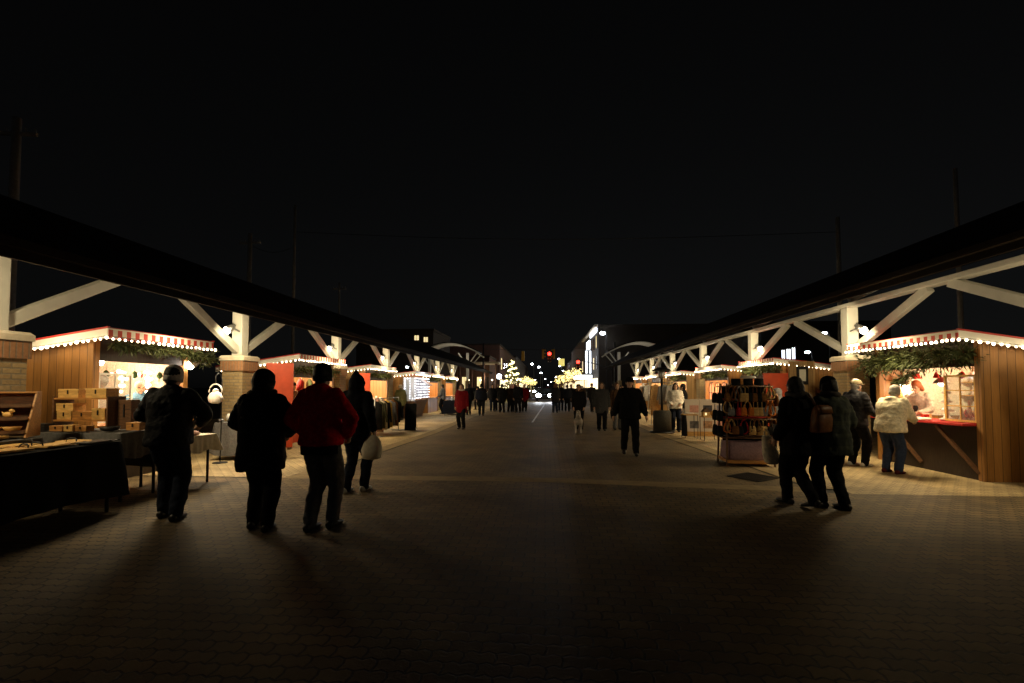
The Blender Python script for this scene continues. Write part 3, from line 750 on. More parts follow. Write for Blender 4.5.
wbox((-6.310, 5.84, TB), (.16, .12, .075), wood, 'small brown box between the pale box and the dark bowl')
wbox((-5.74, 6.05, TB), (.2, .15, .11), wood, 'brown box on the street end of the grey table')
wbox((-6.02, 6.2, TB), (.2, .15, .42), wood_d, 'dark upright box behind, at the street end of the grey table')
tag(MB().lathe([(.05, 0), (.10, .02), (.115, .06), (.10, .06), (.085, .025), (.01, .02)], n=20).build('dark_bowl', black, None, True, loc=(-5.96, 5.86, TB)), 'dark round bowl on the grey table before the rack', 'bowl')
wedge = MB().lo((-.16, -.1, 0), (.16, .1, .03)); tag(wedge.build('cutting_board', wood_l, None, bevel=.005, loc=(-6.40, 4.8, .951)), 'flat orange cutting board leaning out before the left-edge shelf', 'cutting board')
# folded cloths on the pale table
for k, (x, y, r, mm, lb) in enumerate(((-6.1, 6.8, .2, pinkcloth, 'folded pink cloth at the window side of the pale table'), (-5.82, 6.88, -.3, whitecloth, 'folded white cloth in the middle of the pale table'), (-5.6, 6.82, .4, pinkcloth, 'folded pink cloth near the beanie-wearing shopper'), (-5.95, 7.06, .1, pinkcloth, 'pink cloth lying behind the white folded one'))):
    m = MB()
    m.loft([(0, .13, .085, 0, 0), (.02, .14, .09, 0, 0), (.035, .13, .08, .01, 0), (.055, .12, .08, -.01, .005), (.065, .09, .06, 0, 0)], 18, 3)
    o = m.build('folded_cloth', mm, None, True, loc=(x, y, .792)); o.rotation_euler = (0, 0, r); tag(o, lb, 'folded cloth', 'folded cloths on the pale table')
# silver wares by the pier
kinds = []
for k in range(9):
    x = -6.9 + .68 * (k % 3) / 2 + random.uniform(-.03, .03); y = 9.25 + .27 * (k // 3); h = random.uniform(.05, .16)
    o = MB().lathe([(.03, 0), (.05, .01), (.065, h * .5), (.04, h), (.03, h), (.045, h * .5), (.01, .015)], n=14).build('silver_cup', ceramic if k % 2 else steel, None, True, loc=(x, y, .812))
    tag(o, 'pale cup among the wares on the dark draped table by the pier' if k % 2 else 'shiny metal cup among the wares on the dark draped table by the pier', 'cup', 'white cups by the pier' if k % 2 else 'metal cups by the pier')
t = thing('easel_board', 'dark sandwich board leaning beside the wares table by the pier', 'easel', (-5.95, 9.5, 0), -.3)
MB().prism([(-.30, 0.02), (-.28, 0.02), (-.03, .84), (-.05, .84)], 'x', -.24, .24).build('panel', greycloth, t)
for sx in (-.2, .2): MB().bar((sx, .26, 0), (sx, 0, .8), .03).build('leg', wood_d, t)
# white lantern between stall and pier
t = thing('lantern', 'white round lantern with a hoop handle, hung from a pole beside the stall', 'lantern', (-6.62, 8.72, 1.22), 0)
MB().lathe([(.06, 0), (.11, .03), (.13, .12), (.10, .2), (.05, .24)], n=18).build('body', ceramic, t, True)
MB().path([(.14 * math.cos(a), 0, .22 + .17 * math.sin(a)) for a in [PI * k / 10 for k in range(11)]], .014, 7).build('handle', ceramic, t, True)
MB().lathe([(.04, .241), (.06, .26), (.02, .30)], n=14).build('cap', ceramic, t, True)
t = thing('shepherd_hook', 'thin black pole holding the white lantern', 'hook pole', (-6.62, 8.9, 0))
MB().path([(0, 0, 0), (0, 0, 1.7), (0, -.04, 1.8), (0, -.12, 1.83), (0, -.18, 1.78), (0, -.18, 1.62)], .012, 8).build('pole', black, t, True)
MB().lathe([(.14, 0), (.14, .015), (.02, .03)], n=16).build('base', black, t)
# flood lamp on the far end of the first left stall's roof
flood((-6.8, 8.72, 2.05), -.9, 'small flood lamp under the far end of the awning behind the box shelves')
lamp((-6.5, 9.0, 2.0), 150, (1, .86, .6), .12, 'stall_light', 120, (-5.7, 8.6, 0), 1.0)

lamp((-7.5, 6.05, 2.32), 20, (1, .775, .43), .25, 'awning_light'); lamp((8.1, 7.45, 2.3), 16, (1, .775, .43), .25, 'awning_light')
lamp((-6.5, 1.4, 2.75), 120, (1, .80, .46), .09, 'post_and_fill_light', 48, (-6.6, 5.7, 1.0), .5)  # unseen spot added to brighten the left shelf and wares; no fitting stands there
# goods inside the first left stall: hanging bulbs, bottles
random.seed(5)
zz = [(-7.32, 6.86, 1.9)]
for k in range(9):
    zz += [(-7.4 - .12 * (k % 3), 6.88 + .175 * k, 1.86 - .0 * k), (-7.42 - .12 * (k % 3), 6.95 + .175 * k, 1.5 + .12 * (k % 3))]
string_lights(zz, .095, 'cluster of round bulbs looped inside the stall with the white paned window', 'b', 'bulbs looped inside the stalls', sag=.02)
bt_m = mat('bottle_glass', (.25, .17, .03), .1, .1, 5, 0)
for k in range(7):
    o = MB().lathe([(.03, 0), (.034, .01), (.034, .12), (.014, .17), (.013, .22), (.016, .225)], n=12).build('bottle', bt_m, None, True, loc=(-8.62, 7.05 + .11 * k, 1.24))
    tag(o, 'small amber bottle in the row on the back shelf of the bulb-filled stall', 'bottle', 'amber bottles on the back shelf')
MB().lo((1.55, .0, 1.20), (1.89, .88, 1.235)).build('wall_shelf', wood_l, stL1)
o = MB().ball((0, 0, 0), .13, (1, 1, 1), 16, 12).build('glass_ball', ceramic, None, True, loc=(-7.45, 7.1, 1.66)); tag(o, 'large white ornament ball behind the white paned window', 'ornament')
o = MB().ball((0, 0, .05), .08, (1.4, 1, .8), 14, 10).build('bread_loaf', wood_l, None, True, loc=(-7.32, 7.15, .955)); tag(o, 'pale round loaf-shaped ware on the counter below the white paned window', 'ware')

# goods in the red-countered stall
for z, n_ in ((1.05, 9), (1.38, 9), (1.66, 8)):
    MB().lo((1.62, -1.1, z - .02), (1.89, 1.1, z)).build('wall_shelf', wood_l, stR1)
whites = [ceramic, pinkcloth, whitecloth, wood_l, redcloth]
cnt = 0
for z, lvl in ((1.05, 'lowest'), (1.38, 'middle'), (1.66, 'upper')):
    for k in range(9):
        k2 = (k + int(z * 10)) % 3
        y = 8.22 + .24 * k
        if k2 == 0:
            o = MB().lathe([(.04, 0), (.065, .02), (.05, .1), (.02, .15), (.03, .19), (.0, .22)], n=12).build('figurine', ceramic, None, True, loc=(8.9, y, z)); lb = 'white figurine on the %s wall shelf of the red-countered stall' % lvl; ct = 'figurine'
        elif k2 == 1:
            o = MB().lathe([(.05, 0), (.055, .01), (.055, .11), (.04, .13), (.042, .15), (.01, .155)], n=12).build('jar', pinkcloth, None, True, loc=(8.9, y, z)); lb = 'pinkish jar on the %s wall shelf of the red-countered stall' % lvl; ct = 'jar'
        else:
            o = MB().lo((-.06, -.06, 0), (.06, .06, .12)).build('gift_box', redcloth, None, bevel=.006, loc=(8.9, y, z)); lb = 'red gift box on the %s wall shelf of the red-countered stall' % lvl; ct = 'box'
        tag(o, lb, ct, 'wares on the %s shelf: %s' % (lvl, ct))
MB().lo((1.895, -1.11, .95), (1.905, 1.11, 2.0)).build('backdrop_cloth', cl('backdrop', (.50, .36, .27)), stR1)
MB().lo((1.895, -.87, .95), (1.905, .87, 2.0)).build('backdrop_cloth', cl('backdrop', (.50, .36, .27)), stL1)
added_bright_liner = cl('added_bright_liner', (.80, .72, .58))  # pale linings added so the stall interiors look overexposed
MB().lo((.5, 1.12, .95), (1.88, 1.14, 2.1)).build('added_bright_lining', added_bright_liner, stR1)
MB().lo((.2, -.90, .95), (1.88, -.88, 2.1)).build('added_bright_lining', added_bright_liner, stL1)
# counter wares
t = thing('ware_tower', 'white stacked tower of small goods beside the wood-framed casement', 'display', (7.35, 8.92, .945))
for k in range(4):
    MB().lathe([(.10 - .017 * k, .16 * k), (.12 - .017 * k, .16 * k + .02), (.05, .16 * k + .05), (.03, .16 * k + .155)], n=16).build('tier', ceramic, t, True)
for k in range(4):
    o = MB().loft([(0, .11, .07, 0, 0), (.015, .115, .075, 0, 0), (.03, .10, .06, .01, 0), (.045, .08, .05, 0, .01)], 16, 3).build('wrapped_parcel', [papers, pinkcloth, papers, wood_l][k], None, True, loc=(7.05 + .05 * (k % 2), 9.05 + .2 * k, .938))
    o.rotation_euler = (0, 0, k * .7)
    tag(o, ['white wrapped parcel on the red counter, nearest the casement', 'pink wrapped parcel on the red counter', 'white wrapped parcel on the red counter in front of the vendor', 'tan parcel on the red counter, farthest from the casement'][k], 'parcel', 'parcels on the red counter')
for k in range(6):
    i, j = k % 2, k // 2
    o = MB().lathe([(.055, 0), (.06, .01), (.035, .07), (.012, .14), (.0, .17)], n=12).build('glass_ornament', [redcloth, ceramic, pinkcloth][k % 3], None, True, loc=(7.34 + .1 * j, 8.4 + .2 * i + .05 * j, .938 if j == 0 else 1.0))
    o.scale = (1, 1, 1 + .5 * (k % 3)); 
    tag(o, '%s cone ornament behind the wood-framed casement, %s one' % (['red', 'white', 'pink'][k % 3], ['shorter front', 'front', 'tall', 'rear short', 'second', 'tall rear'][k]), 'ornament', 'cone ornaments behind the casement')
t = thing('pendant_lamp', 'silver dome pendant lamp hanging in the red-countered stall near the vendor', 'lamp', (7.62, 9.35, 1.62), 0, 'dome pendants in the red-countered stall')
MB().lathe([(.13, 0), (.125, .02), (.06, .09), (.03, .12), (.015, .13)], n=18).build('shade', steel, t, True); MB().tube((0, 0, .131), (0, 0, .62), .005).build('cord', black, t); MB().ball((0, 0, .0), .05).build('bulb', lamp_w, t, True)
dup(t, (7.62, 10.35, 1.6), 0, 'silver dome pendant lamp at the far end of the red-countered stall')
lamp((7.62, 10.3, 1.50), 16, (1, .78, .5), .05, 'stall_light'); lamp((7.6, 9.3, 1.52), 12, (1, .78, .5), .05, 'stall_light')
hang = [cl('felt_red', (.5, .04, .03)), ceramic, wood_l, cl('felt_green', (.06, .12, .05)), pinkcloth, steel]
hn = ['red', 'white', 'wooden', 'green', 'pink', 'silver']
for k in range(16):
    st = k % 2; m = MB(); q = k % 3
    if q == 0: m.lathe([(.0, -.20), (.03, -.18), (.05, -.14), (.03, -.08), (.008, -.06)], n=12); d = 'bauble'
    elif q == 1: m.prism([(.05 * math.cos(a) * (1 if j % 2 else .45), -.13 + .05 * math.sin(a) * (1 if j % 2 else .45)) for j, a in enumerate([2 * PI * i / 10 for i in range(10)])], 'x', -.008, .008); d = 'star'
    else: m.lathe([(.05, -.18), (.045, -.15), (.02, -.08), (.005, -.05)], n=12); d = 'bell'
    m.tube((0, 0, -.07), (0, 0, .04), .002, n=5)
    c = (k * 5 + q) % 6
    L = (7.45 + .25 * (k % 4) / 2, 8.25 + .125 * k, 1.90) if st == 0 else (-7.45 - .2 * (k % 3), 6.95 + .09 * k, 1.9)
    o = m.build('hanging_ornament', hang[c], None, q != 1, loc=L); o.rotation_euler = (0, 0, k)
    tag(o, '%s %s ornament hanging in the opening of the %s stall' % (hn[c], d, 'red-countered' if st == 0 else 'bulb-filled'), 'ornament', '%s %ss hanging in the %s stall' % (hn[c], d, 'red-countered' if st == 0 else 'bulb-filled'))
for k in range(10):
    c = (k * 7) % 6; m = MB()
    if k % 2: m.lathe([(.05, 0), (.055, .02), (.05, .09), (.055, .1), (.01, .105)], n=12); d = 'round tin'
    else: m.lo((-.05, -.04, 0), (.05, .04, .08)); d = 'small box'
    o = m.build('tin' if k % 2 else 'gift_box', hang[c], None, bool(k % 2), loc=(7.30 + .2 * (k % 3) / 2, 9.35 + .1 * k, .94)); o.rotation_euler = (0, 0, k)
    tag(o, '%s %s among the goods along the red counter' % (hn[c], d), 'tin' if k % 2 else 'box', '%s %ss along the red counter' % (hn[c], d))
# wares table by the right pier
cloth_table('market_table', 'low dark table of pale wares beside the right brick pier', 6.35, 6.95, 10.75, 11.6, .72, blackcloth, .45, .5)
for k in range(4):
    o = MB().loft([(0, .12, .1, 0, 0), (.1, .13, .11, 0, 0), (.16, .09, .08, 0, 0)], 14, 4).build('paper_bag', papers, None, True, loc=(6.5 + .28 * (k % 2), 10.95 + .38 * (k // 2), .735))
    tag(o, 'pale paper bag on the low dark table by the right pier', 'bag', 'paper bags by the right pier')

# ------------------------------------------------------------------ wares and stands, street
t = thing('bag_stand', 'four-tier stand hung with dark bags and straps, mauve cloth at its foot', 'display stand', (4.02, 9.55, 0), -.08)
t.scale = (.84, .9, 1)
for x in (-.52, .52):
    for y in (-.34, .34): MB().bar((x, y, 0), (x * .9, y * .7, 1.62), .035).build('leg', wood_d, t)
for z in (.55, .92, 1.28, 1.56):
    f = .62 - .05 * z
    m = MB()
    for y in (-.38 + .07 * z, .38 - .07 * z): m.tube((-f, y, z), (f, y, z), .012)
    for x in (-f, f): m.tube((x, -.38 + .07 * z, z), (x, .38 - .07 * z, z), .012)
    m.build('rail', wood_d, t, True)
for z in (.565, .935, 1.295): MB().lo((-.5, -.28, z), (.5, .28, z + .018)).build('shelf_board', redcloth if z > .6 else wood_d, t)
MB().lo((-.52, -.40, .06), (.52, .40, .12)).build('base', wood, t, bevel=.006)
MB().lo((-.5, .0, .47), (.5, .02, 1.55)).build('back_panel', blackcloth, t)
MB().loft([(.13, .50, .39, 0, 0), (.3, .48, .37, 0, 0), (.46, .47, .36, 0, 0)], 36, 6).build('skirt_cloth', purplecloth, t, True)
bagcols = [cl('bag_black', (.012, .012, .013)), cl('bag_brown', (.14, .06, .02)), cl('bag_orange', (.40, .12, .025)), cl('bag_green', (.075, .08, .03)), cl('bag_red', (.28, .02, .02)), cl('bag_tan', (.42, .27, .11)), cl('bag_grey', (.14, .14, .15))]
bn = ['black', 'brown', 'orange brown', 'olive', 'dark red', 'tan', 'grey']
lv = {1.56: 'top rail', 1.28: 'second rail', .92: 'third rail'}
M0 = Matrix.Translation((4.02, 9.55, 0)) @ Matrix.Rotation(-.08, 4, 'Z') @ Matrix.Diagonal((.84, .9, 1, 1))
for z in (1.56, 1.28, .92):
    f = .60 - .05 * z
    for k in range(12):
        x = -f + 2 * f * (k + .5) / 12; y = -.41 + .07 * z
        ci = random.choice([0, 1, 2, 3, 5, 5, 6, 2, 4] if z < 1.4 else [0, 1, 1, 3, 5, 6])
        m = MB(); L = random.uniform(.2, .27) 
        if random.random() < .55:   # belt or strap loop
            pts = [(.045 * math.sin(a) * (1.15 - .3 * math.cos(a)), .012 * math.sin(a * 2), -L / 2 + L / 2 * math.cos(a)) for a in [2 * PI * j / 16 for j in range(17)]]
            m.path(pts, .011, 6); nm = 'hanging_strap'; d = 'looped strap'
        else:
            m.path([(-.03, 0, -.12), (-.028, 0, -.03), (0, 0, 0), (.028, 0, -.03), (.03, 0, -.12)], .005, 5)
            m.loft([(-.25, .045, .02, 0, 0), (-.22, .052, .028, 0, 0), (-.14, .045, .024, 0, 0), (-.11, .036, .012, 0, 0)], 14, 3); nm = 'hanging_bag'; d = 'small bag'
        p = M0 @ Vector((x, y - .012, z))
        o = m.build(nm, bagcols[ci], None, True, loc=p); o.rotation_euler = (0, 0, random.uniform(-.5, .5)); o.scale = (1.35, 1.6, 1.2)
        tag(o, '%s %s on the %s of the bag stand' % (bn[ci], d, lv[z]), 'bag' if 'bag' in nm else 'strap', '%s %ss on the %s' % (bn[ci], d, lv[z]))
for sgn, zz in ((-1, 1.35), (-1, 1.0), (1, 1.3), (1, .95), (-1, .7)):
    for k in range(2):
        m = MB(); m.path([(0, -.03, -.13), (0, 0, 0), (0, .03, -.13)], .006, 5)
        m.loft([(-.33, .035, .1, 0, 0), (-.28, .045, .11, 0, 0), (-.15, .03, .09, 0, 0), (-.12, .02, .07, 0, 0)], 14, 3)
        o = m.build('shoulder_bag', bagcols[0 if sgn < 0 else 1], None, True, loc=M0 @ Vector((sgn * .62, -.2 + .36 * k, zz + .2)))
        tag(o, '%s shoulder bag hanging off the %s side of the bag stand' % (('black', 'road') if sgn < 0 else ('brown', 'stall')), 'bag', 'shoulder bags off the %s side' % ('road' if sgn < 0 else 'stall'))
for k, (x, lb) in enumerate(((-.18, 'black flat-topped hat on the bag stand, nearer the road'), (.1, 'black flat-topped hat on the bag stand, in the middle'), (.34, 'black hat on the stall side of the bag stand top'))):
    o = MB().lathe([(.15, 0), (.15, .012), (.09, .02), (.085, .13), (.07, .14), (.01, .14)], n=20).build('hat', bagcols[0], None, True, loc=M0 @ Vector((x, 0, 1.58))); tag(o, lb, 'hat', 'hats on the bag stand')
tag(MB().lathe([(.13, 0), (.15, .02), (.12, .05), (.02, .055)], n=18).build('plate', ceramic, None, True, loc=M0 @ Vector((.1, .0, 1.722))), 'pale dish lying on the hats at the top of the bag stand', 'dish')
MB().lo((-.5, -.25, 1.562), (.5, .25, 1.578)).build('top_board', wood_d, t)

# drain grate in the paving
t = thing('drain_grate', 'dark square metal grate set in the paving before the bag stand', 'grate', (3.55, 8.15, .004), .62)
t.scale = (.62, .62, 1)
m = MB()
for k in range(13): m.lo((-.45 + .07 * k, -.42, 0), (-.42 + .07 * k, .42, .008))
m.build('bars', black, t)
f = MB(); f.lo((-.48, -.46, 0), (.48, -.425, .012)); f.lo((-.48, .425, 0), (.48, .46, .012)); f.lo((-.485, -.424, 0), (-.455, .424, .012)); f.lo((.455, -.424, 0), (.485, .424, .012))
f.build('frame', black, t); MB().add([(-.45, -.42, .001), (.45, -.42, .001), (.45, .42, .001), (-.45, .42, .001)], [(0, 1, 2, 3)]).build('shaft', black, t)

# photograph board
t = thing('photo_board', 'white display board pinned with six small pictures', 'display board', (5.12, 14.9, 0), .02)
MB().lo((-.68, -.02, .14), (.68, .02, 1.16)).build('panel', papers, t, bevel=.004)
MB().lo((-.68, -.05, .0), (.68, .05, .137)).build('base', wood_l, t)
pc = [pinkcloth, mat('print_dark', (.05, .05, .07), .5, .6, 14, 0), mat('print_blue', (.2, .24, .3), .5, .6, 14, 0), mat('print_grey', (.12, .12, .13), .5, .6, 14, 0), mat('print_tan', (.4, .25, .14), .5, .6, 14, 0), pinkcloth]
for k in range(6):
    i, j = k % 3, k // 3
    MB().lo((-.54 + .42 * i, -.026, .72 - .5 * j + .02), (-.54 + .42 * i + .28, -.0205, .72 - .5 * j + .25)).build('picture', pc[k], t)
m = MB()
for x in (-.225, .225): m.lo((x - .006, -.024, .16), (x + .006, -.0203, 1.14))
m.build('divider', mat('board_seam', (.4, .38, .33), .8), t)
def side_table(loc, w_, d, h, label):
    t = thing('side_table', label, 'side table', loc, .05, 'small side tables before the photograph board')
    MB().lo((-w_ / 2, -d / 2, h - .03), (w_ / 2, d / 2, h)).build('tabletop', wood_l, t, bevel=.004)
    for x in (-w_ / 2 + .02, w_ / 2 - .02):
        m = MB(); m.path([(x, -d / 2 + .02, h - .03), (x, -d / 2 + .02, .01), (x, d / 2 - .02, .01), (x, d / 2 - .02, h - .03)], .011, 6); m.build('leg', black, t)
    return t
side_table((4.40, 14.3, 0), .42, .34, .72, 'taller-looking small table nearer the patio heater, pale dish on it')
side_table((4.78, 13.7, 0), .46, .36, .70, 'small table carrying a model house')
t = thing('model_house', 'small model house with a dark pitched roof on the small table', 'model house', (4.68, 13.7, .702))
MB().lo((-.10, -.08, 0), (.10, .08, .13)).build('wall', wood_l, t)
MB().prism([(-.12, .125), (.12, .125), (0, .25)], 'y', -.1, .1).build('roof', wood_d, t)
MB().lo((-.05, -.084, .03), (.0, -.0805, .10)).build('window', win_y, t)
tag(MB().lathe([(.05, 0), (.09, .03), (.10, .1), (.08, .15), (.03, .16)], n=16).build('pot', wood_l, None, True, loc=(4.90, 13.7, .702)), 'pale round pot beside the model house', 'pot')
tag(MB().loft([(0, .12, .09, 0, 0), (.03, .14, .1, 0, 0), (.05, .11, .08, 0, 0)], 16, 3).build('dish', ceramic, None, True, loc=(4.40, 14.3, .722)), 'pale dish on the small table nearer the heater', 'dish')
t = thing('garment', 'dark shawl hanging off the small table nearer the heater', 'shawl', (4.2, 14.15, 0))
MB().loft([(.08, .08, .10, 0, 0), (.4, .075, .11, 0, 0), (.7, .05, .09, 0, 0)], 18, 2.2).build('shawl', bagcols[0], t, True)

# patio heater
t = thing('patio_heater', 'grey patio heater with a cylindrical base on the right pavement', 'patio heater', (3.98, 15.9, 0))
MB().lathe([(.40, 0), (.40, .04), (.30, .05), (.29, .06)], n=24).build('base', black, t, True)
MB().lathe([(.30, .061), (.30, .70), (.27, .74), (.05, .76)], n=24).build('tank_housing', cl('heater', (.055, .052, .045), .5), t, True)
MB().tube((0, 0, .761), (0, 0, 1.85), .045, .04, 12).build('pole', black, t, True)
MB().lathe([(.09, 1.851), (.11, 1.9), (.11, 2.05), (.09, 2.09)], n=18).build('burner', steel, t, True)
MB().lathe([(.10, 2.22), (.26, 2.16), (.33, 2.10), (.32, 2.10), (.25, 2.145), (.02, 2.18)], n=24).build('reflector', black, t, True)
m = MB()
for k in range(3): m.tube((.08 * math.cos(k * 2.1), .08 * math.sin(k * 2.1), 2.09), (.12 * math.cos(k * 2.1), .12 * math.sin(k * 2.1), 2.17), .008)
m.build('strut', black, t)

# garment racks
c_knitp = cl('knit_pink', (.5, .25, .24))
def garment(kind, m, W_, L):
    mb = MB()
    mb.loft([(-L, W_ * 1.02, .055, 0, 0), (-L * .5, W_ * .95, .06, 0, 0), (-.10, W_ * .9, .055, 0, 0), (-.03, W_ * .45, .04, 0, 0), (0, .03, .02, 0, 0)], 18, 2.5)
    if kind:
        for e in (-1, 1): mb.caps((e * W_ * .85, 0, -.1), (e * (W_ + .05), 0, -L * .75), .045, .035, 8)
    mb.path([(0, 0, 0), (0, 0, .05), (.02, 0, .07)], .005, 5)
    return mb.build('hanging_garment', m, None, True)
def rail(loc, L, h, label, rot=0):
    t = thing('garment_rail', label, 'garment rail', loc, rot)
    MB().tube((0, -L / 2, h), (0, L / 2, h), .016).build('rail', steel, t, True)
    for e in (-1, 1):
        MB().tube((0, e * L / 2, .02), (0, e * L / 2, h), .014).build('upright', steel, t, True); MB().bar((-.25, e * L / 2, .02), (.25, e * L / 2, .02), .03).build('foot', steel, t)
    return t
rail((-5.25, 14.9, 0), 2.3, 1.18, 'low steel rail of dark garments on the left pavement')
gm = [(bagcols[0], 'black'), (cl('g_green', (.06, .06, .035)), 'olive'), (cl('g_cream', (.55, .47, .34)), 'cream'), (bagcols[0], 'black'), (cl('g_mustard', (.42, .26, .04)), 'mustard'), (bagcols[6], 'grey'), (bagcols[1], 'brown'), (bagcols[0], 'black'), (cl('g_green', (.06, .06, .035)), 'olive')]
for k, (m, nm) in enumerate(gm):
    o = garment(k % 2, m, .2, random.uniform(.62, .95)); o.location = (-5.25 + random.uniform(-.03, .03), 13.88 + .25 * k, 1.10); o.rotation_euler = (0, 0, random.uniform(-.3, .3))
    tag(o, '%s garment hanging from the low rail on the left pavement%s' % (nm, {2: '', 4: ''}.get(k, '')), 'garment', '%s garments on the low rail' % nm)
t = thing('ware_shelf', 'narrow shelf of pink and white trinkets behind the low garment rail', 'shelf', (-5.75, 14.6, 0))
MB().lo((-.2, -.9, 1.0), (.2, .9, 1.03)).build('shelf_board', wood_l, t); MB().lo((-.18, -.85, 0), (.18, -.8, 1.0)).build('side_panel', wood_d, t); MB().lo((-.18, .8, 0), (.18, .85, 1.0)).build('side_panel', wood_d, t)
for k in range(10):
    o = MB().lathe([(.04, 0), (.07, .02), (.06, .1), (.02, .16), (0, .17)], n=10).build('trinket', pinkcloth if k % 3 else ceramic, None, True, loc=(-5.70 + .08 * (k % 2), 13.8 + .17 * k, 1.032))
    tag(o, ('pink' if k % 3 else 'white') + ' trinket on the shelf behind the low garment rail', 'trinket', ('pink' if k % 3 else 'white') + ' trinkets behind the garment rail')
t = thing('easel_board', 'black draped easel board standing past the low garment rail', 'easel', (-4.88, 16.35, 0), .2)
MB().prism([(-.32, 0), (-.28, 0), (.02, .95), (-.05, .95)], 'x', -.2, .2).build('panel', blackcloth, t)
for sx in (-.16, .16): MB().bar((sx, .3, 0), (sx, 0, .93), .03).build('leg', black, t)
t = thing('greenery_stand', 'wire stand stacked with wreaths and dried stems, by the tall orange red board', 'plant stand', (-5.95, 11.75, 0))
for e in (-.3, .3): MB().bar((0, e, 0), (0, e, 1.5), .03).build('upright', black, t)
for z in (.35, .8, 1.25): MB().bar((0, -.35, z), (0, .35, z), .025).build('shelf_board', black, t)
m = MB()
for z in (.3, .65, 1.05, 1.35):
    for e in (-.2, .2):
        for k in range(90):
            a = random.uniform(0, 2 * PI); c = Vector((.1 + random.gauss(0, .05), e + .17 * math.cos(a), z + .17 * math.sin(a)))
            m.leaf(c, Vector((random.gauss(0, .06), random.gauss(0, .06), random.gauss(0, .06))), .014)
m.build('wreaths', leafdark, t)
m = MB()
for k in range(60): m.leaf((random.gauss(.12, .06), random.uniform(-.35, .35), random.uniform(.2, 1.5)), (random.gauss(0, .05), random.gauss(0, .05), random.uniform(.05, .16)), .012)
m.build('dried_stems', whitecloth, t)
rail((6.15, 28.4, 0), 1.6, 1.75, 'tall rail of pale coats before the stall past the heater')
for k in range(5):
    o = garment(1, [cl('coat_pale', (.45, .43, .40)), cl('coat_grey', (.22, .22, .22)), cl('coat_tan', (.40, .24, .10))][k % 3], .22, .95); o.location = (6.15, 27.75 + .32 * k, 1.68); o.rotation_euler = (0, 0, random.uniform(-.4, .4))
    tag(o, '%s coat on the tall rail past the patio heater' % ['pale', 'grey', 'tan'][k % 3], 'coat', '%s coats on the tall rail' % ['pale', 'grey', 'tan'][k % 3])
rail((4.75, 18.6, 0), 1.1, 1.72, 'rail with two pale jackets just past the patio heater', .9)
for k in range(3):
    o = garment(1, [cl('coat_pale', (.45, .43, .40)), cl('coat_grey', (.22, .22, .22)), cl('coat_tan', (.40, .24, .10))][k], .24, [.85, .8, 1.25][k]); o.location = (4.75 + .28 - .28 * k, 18.6 - .22 + .22 * k, 1.65); o.rotation_euler = (0, 0, .2 * k)
    tag(o, ['pale jacket nearest the road on the short rail past the heater', 'grey jacket in the middle of the short rail past the heater', 'long tan coat on the short rail past the heater'][k], 'jacket', 'garments on the short rail')
for k in range(7):
    o = garment(0, [cl('knit_red', (.3, .03, .03)), cl('knit_cream', (.6, .5, .38)), cl('knit_green', (.08, .11, .05)), c_knitp][k % 4], .11, .42); o.location = (-7.5 - .12 * (k % 2), 12.35 + .28 * k, 1.80); o.rotation_euler = (0, 0, .6 * (k % 3))
    tag(o, '%s knitted piece hanging in the stall between the orange red boards' % ['red', 'cream', 'green', 'pink'][k % 4], 'knitwear', '%s knitwear in the stall between the boards' % ['red', 'cream', 'green', 'pink'][k % 4])
# wares on counters of the further stalls
def wares(xs, y0, y1, z, lab, grp, n, ms):
    for k in range(n):
        m = ms[k % len(ms)]; y = y0 + (y1 - y0) * (k + .5) / n
        o = MB().lathe([(.05, 0), (.07, .03), (.05, .1), (.06, .13), (.03, .2), (0, .21)], n=10).build('ware', m, None, True, loc=(xs + random.uniform(-.05, .05), y, z))
        o.scale = (1, 1, random.uniform(.6, 1.4)); tag(o, lab, 'ware', grp)
wares(-7.0, 12.4, 14.2, .936, 'small pale ware lined up on the counter between the orange red boards', 'wares between the orange red boards', 8, [ceramic, pinkcloth])
wares(-6.98, 17.4, 19.3, .936, 'small ware on the counter of the pale stall behind the garment rail', 'wares behind the garment rail', 7, [pinkcloth, ceramic])
wares(7.08, 14.3, 15.8, .936, 'small ware on the counter of the red-backed stall', 'wares on the red-backed stall', 7, [pinkcloth, steel])
wares(7.0, 23.2, 25.2, .936, 'small ware on the counter of the stall behind the white jacket', 'wares behind the white jacket', 7, [pinkcloth, ceramic])
wares(-5.15, 24.8, 26.1, .815, 'pale ware on the far black-draped table', 'wares on the far black table', 6, [ceramic, whitecloth])

